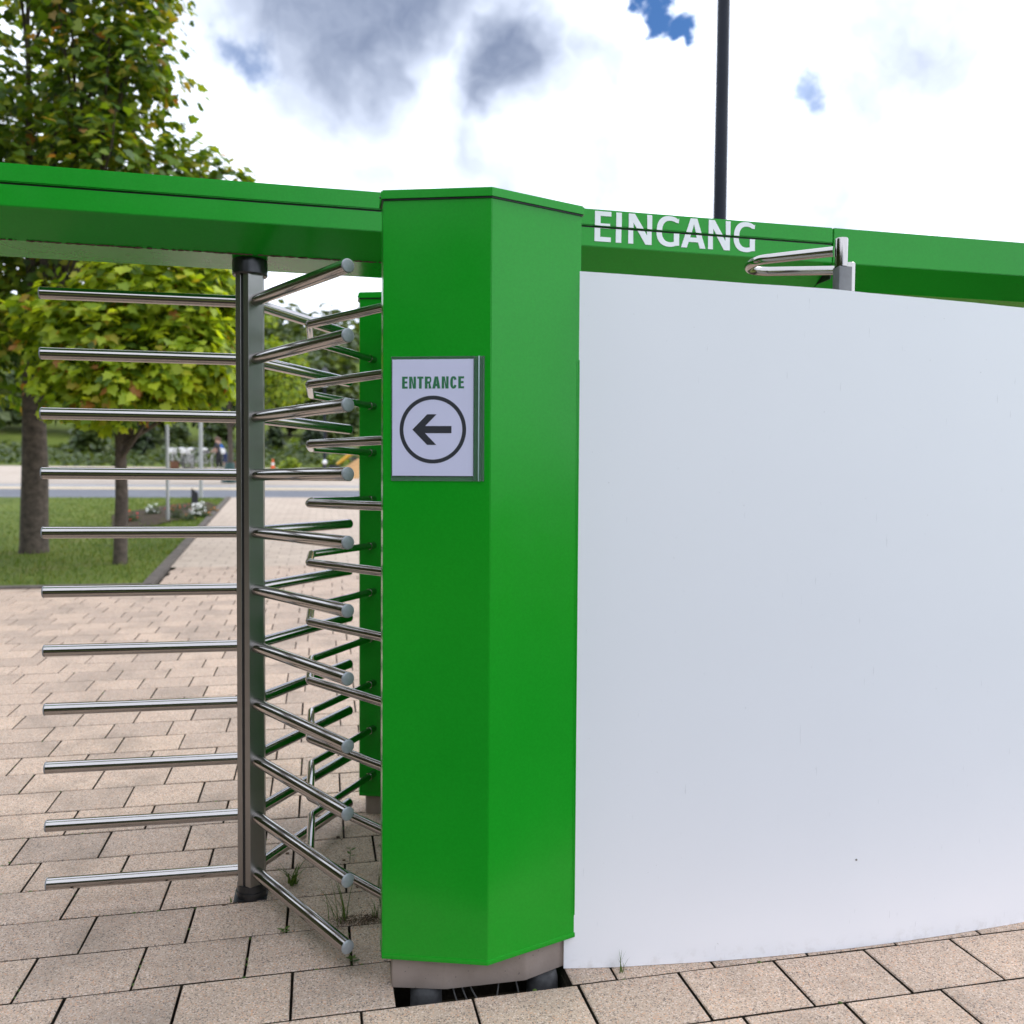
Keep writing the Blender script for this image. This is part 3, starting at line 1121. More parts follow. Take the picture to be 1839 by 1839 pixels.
# ---- fixed comb of bent bars between the two pillars
comb = empty("comb_barrier", W(0.44, 0, 0), ANG, "fixed comb of ten bent steel bars joining the two green pillars", "barrier")
ux = -0.44
bend0 = None
for i in range(10):
    z = 1.926 - PITCH * i
    if bend0 is None:
        pts = [(0.468 + ux, -0.50, 0), (0.440 + ux, -0.530, 0), (0.196 + ux, -0.160, 0), (0.196 + ux, 0.190, 0), (0.440 + ux, 0.585, 0), (0.462 + ux, 0.62, 0)]
        pts = [(0.452 + ux, -0.545, 0), (0.196 + ux, -0.160, 0), (0.196 + ux, 0.185, 0), (0.447 + ux, 0.600, 0)]
        bend0 = tube("bent_bar", round_path(pts, 0.045, 8), 0.0138, M['steel'], comb, 24)
        b = bend0
        bm = bmesh.new()
        bm_tube(bm, [Vector((0.447 + ux, 0.600, 0)) - Vector((0.251, 0.415, 0)).normalized() * 0.045, Vector((0.447 + ux, 0.600, 0))], 0.0152, 20)
        s0 = bm_obj("sleeve", bm, M['steel'], None, smooth=radians(40))
        s = s0
    else:
        b, s = bend0.copy(), s0.copy()
        COL.objects.link(b)
        COL.objects.link(s)
        b.parent = comb
    s.parent = b
    b.location = (0, 0, z)

# added sheet, hidden behind the near pillar, to shade the ground under the bars
prism("shade_sheet", [(0.70 + ux, -0.485), (0.715 + ux, -0.485), (0.715 + ux, 0.53), (0.70 + ux, 0.53)], 0.09, 1.0, M['green'], comb, 0.002)

# ---- white guide panel on the right
gp = empty("guide_panel", W(0.94, -0.66, 0), ANG, "large plain white guide panel standing right of the green pillar", "panel")
PB = [(0.925, -0.654, 2.0225), (0.937, -0.656, 2.022), (1.066, -0.677, 2.016), (1.318, -0.703, 2.007), (1.46, -0.714, 2.002), (1.562, -0.719, 2.001), (1.72, -0.725, 1.998),
      (1.824, -0.727, 1.993), (2.0, -0.725, 1.989), (2.2, -0.718, 1.985), (2.4, -0.706, 1.981), (2.62, -0.688, 1.977), (2.9, -0.66, 1.972)]


def smooth_poly(P, n):
    out = []
    for i in range(len(P) - 1):
        p0, p1, p2, p3 = P[max(i - 1, 0)], P[i], P[i + 1], P[min(i + 2, len(P) - 1)]
        for k in range(n):
            s_ = k / n
            q = []
            for a, b, c, d in zip(p0, p1, p2, p3):
                q.append(b + (c - b) * (3 * s_ * s_ - 2 * s_ ** 3) if False else (1 - s_) * b + s_ * c)
            out.append(tuple(q))
    out.append(P[-1])
    return out


PP = smooth_poly(PB, 2)
bm = bmesh.new()
cols = []
for u, v, zt in PP:
    x, y = u - 0.94, v + 0.66
    cols.append([bm.verts.new((x, y, 0.001)), bm.verts.new((x, y, zt)), bm.verts.new((x + 0.0005, y + 0.008, zt)), bm.verts.new((x + 0.0005, y + 0.008, 0.001))])
for a, b in zip(cols, cols[1:]):
    for k in range(4):
        f = bm.faces.new([a[k], b[k], b[(k + 1) % 4], a[(k + 1) % 4]])
bm.faces.new(cols[0])
bm.faces.new(cols[-1][::-1])
bm_obj("panel_sheet", bm, M['panel'], gp, smooth=radians(30))
for (sx, sz) in ((1.829, 0.275),):
    yv = -0.727 + 0.66
    bm = bmesh.new()
    bm_tube(bm, [(sx - 0.94, yv - 0.0002, sz), (sx - 0.94, yv - 0.0012, sz), (sx - 0.94, yv - 0.0016, sz)], [0.0032, 0.0032, 0.0022], 12)
    bm_obj("screw", bm, M['steel_post'], gp, smooth=radians(50))

# ---- hairpin handle behind the panel
hp = empty("hairpin_rail", W(1.795, -0.64, 0), ANG, "steel hairpin rail on a stub post, sticking up above the white panel", "rail")
box("post_block", -0.017, 0.027, -0.018, 0.018, 0.0, 2.0875, M['zinc'], hp, 0.002)
bm = bmesh.new()
bm_tube(bm, [(0, 0, 2.088), (0, 0, 2.171), (0, 0, 2.1745), (0, 0, 2.1755)], [0.0195, 0.0195, 0.0185, 0.016], 28, cap0=False)
bm_obj("stub_post", bm, M['steel'], hp, smooth=radians(40))
bm = bmesh.new()
bm_tube(bm, [(0.165, 0.205, 0.0), (0.165, 0.205, 2.158), (0.165, 0.205, 2.161)], [0.0195, 0.0195, 0.017], 28, cap0=False)
bm_obj("stub_post", bm, M['steel'], hp, smooth=radians(40))
na, nb = Vector((0.0, 0.0)), Vector((-0.145, 0.12))
fa, fb = Vector((0.165, 0.205)), Vector((-0.090, 0.287))
path = [(na.x, na.y, 2.138), (nb.x, nb.y, 2.138)]
ctr = [Vector((-0.145, 0.12)), Vector((-0.187, 0.165)), Vector((-0.182, 0.235)), Vector((-0.150, 0.280)), Vector((-0.090, 0.287))]
cv = []
for i in range(len(ctr) - 1):
    p0, p1, p2, p3 = ctr[max(i - 1, 0)], ctr[i], ctr[i + 1], ctr[min(i + 2, 4)]
    if i == 0: p0 = p1 + (na - nb).normalized() * 0.06
    if i == 3: p3 = p2 + (fa - fb).normalized() * 0.06
    for k in range(6):
        s_ = k / 6
        cv.append(0.5 * ((2 * p1) + (p2 - p0) * s_ + (2 * p0 - 5 * p1 + 4 * p2 - p3) * s_ ** 2 + (3 * p1 - p0 - 3 * p2 + p3) * s_ ** 3))
pth = [(na.x - 0.018, na.y + 0.0145, 2.138)] + [(c.x, c.y, 2.138) for c in cv] + [(fb.x, fb.y, 2.138), (fa.x - 0.016, fa.y + 0.008, 2.138)]
tube("bent_rail", pth, 0.0155, M['steel'], hp, 24)

# ---- notice in its plastic sleeve on the near pillar
fa_ = math.atan2(-0.094, 0.280) + ANG
nA = W(PU - 0.280, PV + 0.094, 0)
sg = empty("entrance_notice", nA, fa_, "white notice reading ENTRANCE over a circled arrow, in a clear sleeve on the pillar", "sign")
PY = -0.0045
box("sleeve", 0.0235, 0.2790, -0.0016, -0.0004, 1.4215, 1.7575, M['film'], sg)
box("paper", 0.0268, 0.2488, -0.0042, -0.0034, 1.4356, 1.7494, M['paper'], sg)
for x0, x1, hgt, mt in ((0.2495, 0.2515, 0.006, 'film'), (0.2625, 0.2655, 0.006, 'rib'), (0.2685, 0.2705, 0.005, 'film'), (0.2750, 0.2775, 0.004, 'film')):
    box("sleeve_rib", x0, x1, -0.0017 - hgt, -0.0018, 1.4215, 1.7575, M[mt], sg, 0.0006)
for nm, (x0, x1, z0, z1) in (("sleeve_edge", (0.0235, 0.0250, 1.4215, 1.7575)), ("sleeve_edge", (0.0252, 0.2493, 1.7558, 1.7575)), ("sleeve_edge", (0.0252, 0.2493, 1.4215, 1.4230))):
    box(nm, x0, x1, -0.0040, -0.0018, z0, z1, M['film'], sg)
ks = 0.1698 / 678.0
sx = lambda c: 0.0537 + (c - 390) * ks
SP2 = [(ch, sx(a), sx(b), .23, .175) for ch, a, b in (('E', 390, 452), ('N', 468, 543), ('T', 557, 625), ('R', 640, 712), ('A', 722, 810), ('N', 825, 900), ('C', 917, 990), ('E', 1005, 1068))]
bm = bm_glyphs(SP2, None, 1.6708, 0.0324, -PY)
bm_obj("lettering", bm, M['ink_green'], sg)
bm = bmesh.new()
cx, cz, ro, ri = 0.1385, 1.5604, 0.0914, 0.0808
N_ = 96
ringo = [bm.verts.new((cx + ro * cos(2 * pi * k / N_), PY, cz + ro * sin(2 * pi * k / N_))) for k in range(N_)]
ringi = [bm.verts.new((cx + ri * cos(2 * pi * k / N_), PY, cz + ri * sin(2 * pi * k / N_))) for k in range(N_)]
for k in range(N_):
    bm.faces.new([ringo[k], ringo[(k + 1) % N_], ringi[(k + 1) % N_], ringi[k]])
bm_obj("circle", bm, M['ink_black'], sg)
# arrow, traced in sleeve units: tip left
kx = 0.2219 / 890.0
ax_ = lambda c: 0.0268 + (c - 282) * kx
az_ = lambda c: 1.7494 - (c - 282) * 0.3138 / 1278.0
loop = [(505, 1052), (668, 1220), (770, 1220), (645, 1091), (936, 1091), (936, 1012), (647, 1012), (772, 884), (668, 884)]
vs = [Vector((ax_(a), az_(b), 0)) for a, b in loop]
bm = bmesh.new()
bv = [bm.verts.new((p.x, PY, p.y)) for p in vs]
for tri in tessellate_polygon([vs]):
    bm.faces.new([bv[i] for i in tri])
bm_obj("arrow", bm, M['ink_black'], sg)

# ================================================================== WEEDS IN THE JOINTS
def tuft(name, u, v, n, h, spread, label, seed, width=0.004, lean=0.6):
    r = random.Random(seed)
    vs, fs = [], []
    for i in range(n):
        a = r.uniform(0, 2 * pi)
        L = h * r.uniform(0.5, 1.0)
        x0, y0 = r.gauss(0, spread * 0.2), r.gauss(0, spread * 0.2)
        out = lean * r.uniform(0.3, 1.3)
        wv = Vector((-sin(a), cos(a), 0)) * width * r.uniform(0.6, 1.1)
        base = len(vs)
        for k in range(5):
            s_ = k / 4
            c = Vector((x0 + cos(a) * L * out * s_ ** 1.6, y0 + sin(a) * L * out * s_ ** 1.6, L * (s_ - 0.35 * out * s_ ** 2)))
            ww = wv * (1 - s_) ** 0.7
            vs += [c - ww, c + ww]
        for k in range(4):
            b = base + 2 * k
            fs.append((b, b + 1, b + 3, b + 2))
    o = mesh_obj(name, vs, fs, M['weed'], smooth=True)
    o.location = W(u, v, 0.0)
    return tag(o, label, "weed", "weeds growing in the paving joints")


tuft("grass_tuft", 0.135, 0.048, 16, 0.11, 0.05, "broad-bladed grass tuft in the joint right of the rotor post", 1, 0.0052, 0.75)
tuft("grass_tuft", 0.30, -0.240, 16, 0.17, 0.06, "tall thin grass tuft beside the brown root clump below the bars", 2, 0.0022, 0.6)
tuft("grass_tuft", 0.43, -0.06, 9, 0.16, 0.05, "thin grass leaning against the left edge of the green pillar", 4, 0.0020, 0.5)
tuft("grass_tuft", 0.405, -0.245, 8, 0.075, 0.03, "short grass at the right end of the brown root clump", 6, 0.0018, 0.7)
tuft("grass_tuft", -0.065, -0.045, 6, 0.03, 0.015, "tiny grass tuft at the left corner of the rotor foot", 7, 0.002, 0.6)
tuft("grass_tuft", 1.085, -0.70, 7, 0.07, 0.02, "small upright weed at the foot of the white panel", 5, 0.0018, 0.35)


def leafy(u, v, h, label, seed, n=5):
    r = random.Random(seed)
    root = empty("leafy_weed", W(u, v, rise(v)), 0, label, "weed", "weeds growing in the paving joints")
    tube("stem", [(0, 0, -0.01), (0.003, 0, h * 0.5), (0.0, 0.004, h * 0.95)], 0.0011, M['weed'], root, 6)
    vs, fs = [], []
    for i in range(n):
        a = i * 2.4 + r.uniform(-.3, .3)
        z = h * (0.35 + 0.62 * i / n)
        L = 0.016 * r.uniform(0.7, 1.2)
        d, s_ = Vector((cos(a), sin(a), 0.25)), Vector((-sin(a), cos(a), 0))
        c = Vector((0.002, 0.001, z))
        b = len(vs)
        vs += [c, c + d * L * .5 + s_ * L * .36, c + d * L * 1.05 + s_ * L * .26, c + d * L * 1.3, c + d * L * 1.05 - s_ * L * .26, c + d * L * .5 - s_ * L * .36]
        fs += [(b, b + 1, b + 2, b + 3), (b, b + 3, b + 4, b + 5)]
    mesh_obj("foliage", vs, fs, M['weed'], root)
    return root


leafy(0.335, 0.195, 0.055, "little round-leaved weed standing under the bent bars", 3)
leafy(0.32, -0.500, 0.020, "flat three-leaved weed in the joint left of the pillar foot", 8, 6)
leafy(0.46, 0.235, 0.035, "low weed in the joint in front of the rear pillar", 9)
leafy(0.115, -0.285, 0.015, "tiny weed in the joint below the lowest bar", 12, 5)
# brown root clump and moss in the joints
bm = bmesh.new()
mr = random.Random(11)
for i in range(170):
    u, v = 0.37 + mr.gauss(0, 0.045) * (1 if i % 3 else 1.9), -0.262 + mr.gauss(0, 0.012) + 0.012 * math.sin(i)
    p = W(u, v, mr.uniform(0.001, 0.012))
    d = Vector((mr.gauss(0, 1), mr.gauss(0, 1), mr.gauss(0, 0.35))).normalized() * mr.uniform(0.006, 0.018)
    bm_tube(bm, [p - d, p + Vector((0, 0, mr.uniform(0, .006))), p + d], 0.0007, 4)
tag(bm_obj("root_clump", bm, M['dry']), "brown tangle of dry roots in the joint beside the pillar", "debris", kind='stuff')
bm = bmesh.new()
mr = random.Random(13)
for i in range(900):
    k = mr.randrange(-14, 5)
    if mr.random() < 0.6:
        u, v = mr.uniform(-1.3, 1.9), -0.05 - PIT_V * k + mr.gauss(0, 0.002)
        if mr.random() < 0.5 and k > -8: continue
    else:
        off = -0.176 if k % 2 == 0 else 0.017
        u, v = off + PIT_U * mr.randrange(-4, 6) + mr.gauss(0, 0.003), -0.05 - PIT_V * k - mr.uniform(0, PIT_V)
    r = mr.uniform(0.002, 0.006)
    bmesh.ops.create_icosphere(bm, subdivisions=1, radius=r, matrix=Matrix.Translation(W(u, v, rise(v) - 0.006 + r * .4)) @ Matrix.Diagonal((1.3, 1.3, .7, 1)))
tag(bm_obj("joint_moss", bm, M['weed']), "dots of green moss in the joints between the paving stones", "moss", kind='stuff')
bm = bmesh.new()
for i in range(70):
    u, v = mr.uniform(-0.3, 0.7), mr.uniform(-0.3, 0.45)
    r = mr.uniform(0.0015, 0.007) if mr.random() < .2 else mr.uniform(0.001, 0.003)
    bmesh.ops.create_icosphere(bm, subdivisions=1, radius=r, matrix=Matrix.Translation(W(u, v, rise(v) + r * .3)) @ Matrix.Diagonal((1.4, 1, .6, 1)))
tag(bm_obj("crumbs", bm, M['dry']), "dark crumbs of soil scattered on the paving under the bars", "debris", kind='stuff')

# ================================================================== TREES
LEAF_OUT = [(0, -0.02), (0.20, -0.10), (0.46, 0.06), (0.36, 0.28), (0.50, 0.46), (0.24, 0.58), (0.0, 1.0), (-0.24, 0.58), (-0.50, 0.46), (-0.36, 0.28), (-0.46, 0.06), (-0.20, -0.10)]


def leaf_template():
    vs = [Vector((x, y, 0.10 * abs(x) - 0.12 * y * y)) for x, y in LEAF_OUT]
    vs.append(Vector((0, 0.25, -0.02)))
    fs = [(i, (i + 1) % 12, 12) for i in range(12)]
    return vs, fs


LV, LF = leaf_template()


def rand_rot(r, droop=0.5, out=None):
    """a leaf roughly facing up and outwards"""
    z = Vector((r.gauss(0, 0.55), r.gauss(0, 0.55), 1.0))
    if out is not None:
        z += out * 0.9
    z.normalize()
    y = Vector((r.gauss(0, 1), r.gauss(0, 1), -droop + r.gauss(0, 0.4)))
    y = (y - z * y.dot(z)).normalized()
    x = y.cross(z)
    return Matrix((x, y, z)).transposed()


def crown_points(r, centres, n):
    """points on and inside a set of overlapping lobes; more of them near the surface"""
    tot = sum(c[1] ** 2 for c in centres)
    pts = []
    for c, rad, flat in centres:
        for i in range(int(n * rad ** 2 / tot)):
            d = Vector((r.gauss(0, 1), r.gauss(0, 1), r.gauss(0, 1))).normalized()
            f = r.random() ** 0.28
            lump = 0.80 + 0.42 * noise.noise(d * 2.3 + c * 0.7)
            p = c + Vector((d.x, d.y, d.z * flat)) * rad * f * lump
            pts.append((p, d))
    return pts


def tree(name, label, base, trunk_r, trunk_h, lobes, n, size, mat, seed, group=None, single=0, limbs=6, cat="tree", simple_leaf=False, planter=False):
    r = random.Random(seed)
    t = empty(name, base, 0, label, cat, group)
    bm = bmesh.new()
    top = Vector((0, 0, trunk_h))
    bm_tube(bm, [(0, 0, -0.3), (0, 0, 0.1), (0.02, 0.01, trunk_h * .5), (0.0, 0.02, trunk_h), lobes[0][0] * 0.9 + Vector((0, 0, 0))],
            [trunk_r * 1.35, trunk_r * 1.1, trunk_r, trunk_r * .8, trunk_r * .25], 12)
    for c, rad, fl in lobes[:limbs]:
        s_ = top * r.uniform(0.75, 1.0)
        bm_tube(bm, [s_, (s_ + c) / 2 + Vector((0, 0, -0.12 * rad)), c], [trunk_r * .45, trunk_r * .28, trunk_r * .1], 8)
        for q in range(3):
            d = Vector((r.gauss(0, 1), r.gauss(0, 1), r.gauss(0, .6))).normalized() * rad * .8
            bm_tube(bm, [c * .7 + s_ * .3, c + d * .5, c + d], [trunk_r * .16, trunk_r * .1, trunk_r * .03], 5)
    bm_obj("trunk", bm, M['bark'], t, smooth=radians(60))
    pts = crown_points(r, lobes, n)
    if single:
        # leaves nearest the viewer as separate pieces, the rest as one mass
        camv = Vector((0, 0, EYE)) - Vector(base)
        pts.sort(key=lambda q: (q[0] - camv).length + (0 if in_view(Vector(base) + q[0]) else 1000))
    vs, fs = [], []
    lme = None
    for i, (p, d) in enumerate(pts):
        s_ = size * r.uniform(0.65, 1.25)
        R = rand_rot(r, 0.7, d)
        if i < single:
            if lme is None:
                lme = bpy.data.meshes.new("leaf")
                lme.from_pydata([tuple(v) for v in LV], [], LF)
                lme.materials.append(mat)
                lme.polygons.foreach_set('use_smooth', [True] * 12)
            o = bpy.data.objects.new("leaf", lme)
            COL.objects.link(o)
            o.parent = t
            o.matrix_local = Matrix.Translation(p) @ (R * s_).to_4x4()
        else:
            b = len(vs)
            if simple_leaf:
                for q in ((-.5, 0, 0), (0, -.35, .05), (.5, 0, 0), (0, .6, .02)):
                    vs.append(p + R @ (Vector(q) * s_))
                fs.append((b, b + 1, b + 2, b + 3))
            else:
                vs += [p + R @ (v * s_) for v in LV]
                fs += [(a + b, c + b, e + b) for a, c, e in LF]
    f = mesh_obj("crown", vs, fs, mat, t, smooth=not simple_leaf)
    if single: f['kind'] = 'stuff'
    return t


def in_view(p):
    if p.y < 1: return False
    x = p.x / p.y * 1537 + 919
    y = 868 - (p.z - EYE) / p.y * 1537
    return 300 < x < 560 and -20 < y < 800


def px(x, y, Y):
    """a point at depth Y seen at photo pixel x, y"""
    return Vector(((x - 919.5) / 1537 * Y, Y, EYE + (868 - y) / 1537 * Y))


V3 = Vector
# big broad-leaved tree, left; its trunk stands left of the picture
TY = 11.5
tb = px(60, 900, TY)
tb.z = rise(UV(tb.x, tb.y)[1])
lob = []
for x, y, rad, Y in ((60, 380, 1.75, 11.8), (300, 440, 0.85, 12.3), (318, 335, 0.78, 11.3), (370, 330, 0.5, 11.3),
                     (200, 330, 1.15, 11.0), (195, 200, 1.25, 11.4), (180, 40, 1.25, 11.4), (60, -120, 1.7, 11.5), (150, -260, 1.3, 11.5), (240, 120, 0.85, 11.2), (250, -20, 0.75, 11.6), (418, 332, 0.34, 11.2),
                     (-80, 150, 1.6, 11), (-150, 450, 1.5, 11), (-60, 620, 1.2, 11.4), (200, 420, 1.1, 12.4), (100, 250, 1.5, 13), (40, 560, 1.0, 11.8)):
    c = px(x, y, Y) - tb
    lob.append((c, rad, 0.95))
tree("broadleaf_tree", "tall broad-leaved tree rising above the beam at the left edge, leaf colour kept darker for crown shade", tb, 0.16, 2.3, lob, 16500, 0.130, M['leaf'], 31, single=150, limbs=10)
tb = px(215, 900, 10.6)  # second tree added so the lower foliage can carry sunlit leaf colour
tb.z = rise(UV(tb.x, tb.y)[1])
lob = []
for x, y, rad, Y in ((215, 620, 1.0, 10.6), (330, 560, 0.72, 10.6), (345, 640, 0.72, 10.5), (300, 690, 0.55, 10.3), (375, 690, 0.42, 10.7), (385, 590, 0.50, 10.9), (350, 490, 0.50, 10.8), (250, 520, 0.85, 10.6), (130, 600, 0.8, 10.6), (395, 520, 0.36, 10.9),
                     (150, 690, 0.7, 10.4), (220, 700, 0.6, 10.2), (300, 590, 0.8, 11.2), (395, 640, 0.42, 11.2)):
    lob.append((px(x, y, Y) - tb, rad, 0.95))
tree("sunlit_tree", "added smaller tree below the beam at the left edge, sunlight put into its yellow-green leaf colour", tb, 0.075, 1.6, lob, 10500, 0.132, M['leaf_sunlit'], 32, single=150, limbs=8)

# younger trees beyond the road
ty = 29.6
b = px(413, 868, ty)
lob = [(px(x, y, ty + dy) - b, rad, 0.9) for x, y, rad, dy in ((415, 640, 1.7, 0), (480, 650, 1.25, 0), (515, 700, 0.95, -.5), (360, 660, 1.4, 0), (505, 640, 0.8, .6), (400, 570, 1.2, 0), (330, 610, 1.0, .5), (455, 720, 0.9, -.4), (530, 655, 0.6, 0), (487, 580, 0.30, 0))]
street = tree("street_tree", "young light-green street tree growing from a teal planter beyond the road", b, 0.085, 2.2, lob, 5200, 0.16, M['leaf_mid'], 33, limbs=6)
bm = bmesh.new()
bm_tube(bm, [(0, 0, -0.02), (0, 0, 0.10), (0, 0, 0.12), (0, 0, 0.62), (0, 0, 0.66)], [0.30, 0.28, 0.20, 0.17, 0.15], 16)
bm_obj("planter", bm, M['teal'], street, smooth=radians(40))


def at_px(x, y):
    """ground point of the sloping plaza under photo pixel x, y"""
    a = (868 - y) / 1537.0
    lo = 4.0
    while lo < 300:
        X = (x - 919.5) / 1537 * lo
        if rise(UV(X, lo)[1]) >= EYE + a * lo:
            break
        lo += 0.1
    Y = lo
    X = (x - 919.5) / 1537 * Y
    return V3((X, Y, rise(UV(X, Y)[1])))


# rounded evergreen shrubs
def shrub(x, y, w, h, label, seed, mat='leaf_dark', name="evergreen_shrub"):
    p = at_px(x, y)
    k = p.y / 1537
    H, R_ = h * k, w * k / 2
    lobes = [(V3((0, 0, H * .42)), R_ * 1.0, H / R_ * .42), (V3((R_ * .1, 0, H * .7)), R_ * .7, H / R_ * .36), (V3((-R_ * .15, 0, H * .25)), R_ * .95, .5)]
    return tree(name, label, p, R_ * .12, H * .2, lobes, 900, R_ * .30, M[mat], seed, limbs=1, cat="shrub", simple_leaf=True, group="shrubs on the far lawn")


shrub(494, 824, 44, 70, "dark conical evergreen nearest the rotor post on the far lawn", 41)
shrub(562, 826, 54, 66, "dark rounded evergreen below the street lantern on the far lawn", 42)
shrub(447, 826, 40, 60, "dark evergreen on the far lawn behind the rotor post", 43)
shrub(530, 812, 30, 26, "low pale green bush between the two dark evergreens", 44, 'leaf_mid')
for i, (x, y, w, h, lb) in enumerate(((320, 828, 60, 75, "dark bush behind the parked bicycles at the left edge"), (395, 824, 70, 80, "bush behind the two people"), (520, 848, 40, 26, "spiky low plant on the near border of the far lawn"), (600, 838, 50, 20, "low green planting beside the sand heap"),
                                    (250, 828, 70, 90, "dark bush left of the parked bicycles"), (160, 830, 80, 90, "broad dark bush farthest left on the far lawn"))):
    shrub(x, y, w, h, lb, 50 + i, ('leaf_far', 'leaf_far', 'leaf_mid', 'leaf_mid', 'leaf_dark', 'leaf_far')[i], "bush")

# individual trees at the foot of the wooded hill
for i, (x, ytop, wpx, Y, lb, mt) in enumerate((
        (585, 640, 110, 95, "round pale-green tree on the slope right of the street lantern", 'leaf_far'), (520, 660, 120, 100, "spreading tree on the slope above the dark evergreens", 'leaf_far'),
        (625, 690, 70, 88, "tree on the slope beside the rear pillar", 'leaf_far'), (400, 650, 150, 90, "dark tree on the slope behind the street tree", 'leaf_dark'), (300, 640, 160, 92, "dark tree on the slope at the left edge", 'leaf_dark'),
        (180, 650, 150, 95, "broad tree on the slope far left", 'leaf_far'), (60, 640, 150, 95, "leftmost tree on the slope", 'leaf_far'))):
    X = (x - 919.5) / 1537 * Y
    zb = rise(UV(X, Y)[1])
    ztop = EYE + (868 - ytop) / 1537 * Y
    H = ztop - zb
    R_ = wpx / 1537 * Y / 2
    lobes = [(V3((0, 0, H * .5)), R_ * .8, H / R_ * .45), (V3((R_ * .45, -R_ * .2, H * .45)), R_ * .6, 1.0), (V3((-R_ * .45, 0, H * .5)), R_ * .6, 1.0), (V3((0, -R_ * .4, H * .3)), R_ * .7, .8), (V3((.1, 0, H * .78)), R_ * .5, .8)]
    tree("slope_tree", lb, (X, Y, zb), R_ * .06, H * .25, lobes, 1500, R_ * .22, M[mt], 70 + i, limbs=3, simple_leaf=True, group="trees at the foot of the hill")

# wood covering the hill: one mass
wr = random.Random(90)
vs, fs = [], []
for i in range(330):
    v = wr.uniform(86, 320)
    u = wr.uniform(-1, 1) * (60 + v * 0.85) - 12
    p = W(u, v, 0)
    p.z = rise(v)
    H = wr.uniform(7, 11)
    R_ = H * wr.uniform(.38, .52)
    near = v < 190 and -60 < u < 20
    nn = 260 if near else 110
    for k in range(nn):
        d = V3((wr.gauss(0, 1), wr.gauss(0, 1), wr.gauss(0, 1))).normalized()
        q = p + V3((d.x * R_, d.y * R_, H * .55 + d.z * H * .45)) * 1.0 * 1.0
        q = p + V3((d.x * R_, d.y * R_, H * .55 + d.z * H * .45)) + d * R_ * .35 * noise.noise(d * 2 + p * .3)
        s_ = R_ * wr.uniform(.16, .34) * (1 if near else 1.5)
        Rm = rand_rot(wr, .3, d)
        b = len(vs)
        for c in ((-.6, 0, 0), (0, -.5, .1), (.6, 0, 0), (0, .6, .1)):
            vs.append(q + Rm @ (V3(c) * s_))
        fs.append((b, b + 1, b + 2, b + 3))
o = mesh_obj("hill_wood", vs, fs, M['leaf_far'])
tag(o, "wooded hillside rising beyond the park", "wood", kind='stuff')
# mixed low planting on the near edge of the far lawn
vs, fs = [], []
for i in range(620):
    v = wr.uniform(43.5, 76)
    u = wr.uniform(-26, 8)
    R_ = wr.uniform(.25, .8) * (1.0 if v < 55 else 1.5)
    p = W(u, v, rise(v))
    hh = R_ * wr.uniform(.5, 1.1)
    for k in range(26):
        d = V3((wr.gauss(0, 1), wr.gauss(0, 1), abs(wr.gauss(0, 1)))).normalized()
        q = p + V3((d.x * R_, d.y * R_, d.z * hh))
        s_ = R_ * wr.uniform(.2, .45)
        Rm = rand_rot(wr, .3, d)
        b = len(vs)
        for c in ((-.5, 0, 0), (0, -.4, .1), (.5, 0, 0), (0, .8, .1)):
            vs.append(q + Rm @ (V3(c) * s_))
        fs.append((b, b + 1, b + 2, b + 3))
tag(mesh_obj("border_planting", vs, fs, M['leaf_far']), "mixed low green planting along the near edge of the far lawn", "planting", kind='stuff')
# trees standing left of and behind the viewer, seen only mirrored in the steel and the paint
vs, fs = [], []
belt = []
for i in range(26):
    a = wr.uniform(-0.45, 0.42) * pi
    rad = wr.uniform(30, 48)
    belt.append((V3((sin(a) * rad, -cos(a) * rad, -0.15)), wr.uniform(4, 6.5), 130))
for i in range(20):
    a = -wr.uniform(0.02, 0.46) * pi
    rad = wr.uniform(23, 31)
    belt.append((V3((sin(a) * rad, -cos(a) * rad, -0.15)), wr.uniform(10, 14), 330))
for i in range(15):
    belt.append((V3((wr.uniform(-17, -11), -9 + i * 1.05, -0.1)), wr.uniform(8, 11.5), 330))
for p, H, nn in belt:
    R_ = H * .42
    for k in range(nn):
        d = V3((wr.gauss(0, 1), wr.gauss(0, 1), wr.gauss(0, 1))).normalized()
        q = p + V3((d.x * R_, d.y * R_, H * .5 + d.z * H * .5))
        s_ = R_ * wr.uniform(.2, .4)
        Rm = rand_rot(wr, .3, d)
        b = len(vs)
        for c in ((-.6, 0, 0), (0, -.5, .1), (.6, 0, 0), (0, .6, .1)):
            vs.append(q + Rm @ (V3(c) * s_))
        fs.append((b, b + 1, b + 2, b + 3))
tag(mesh_obj("park_wood", vs, fs, M['leaf_far']), "belt of trees left of and behind the viewer", "wood", kind='stuff')

# ---- grass on the near lawn
gr = random.Random(17)
vs, fs = [], []
for i in range(16000):
    v = gr.uniform(FC + 0.15, 20.3)
    u = kerb_u(v) - 0.12 - abs(gr.gauss(0, 2.2))
    z = rise(v) - 0.012
    L = gr.uniform(0.03, 0.075)
    a = gr.uniform(0, 2 * pi)
    p = W(u, v, z)
    wv = V3((cos(a), sin(a), 0)) * 0.006
    tip = V3((gr.gauss(0, .02), gr.gauss(0, .02), L))
    b = len(vs)
    vs += [p - wv, p + wv, p + tip]
    fs.append((b, b + 1, b + 2))
tag(mesh_obj("lawn_grass", vs, fs, M['grass']), "blades of grass on the lawn left of the path", "grass", kind='stuff')

# ================================================================== LAMPS, POLES, SIGNS
def pole_thing(name, base, label, cat):
    return empty(name, base, 0, label, cat)


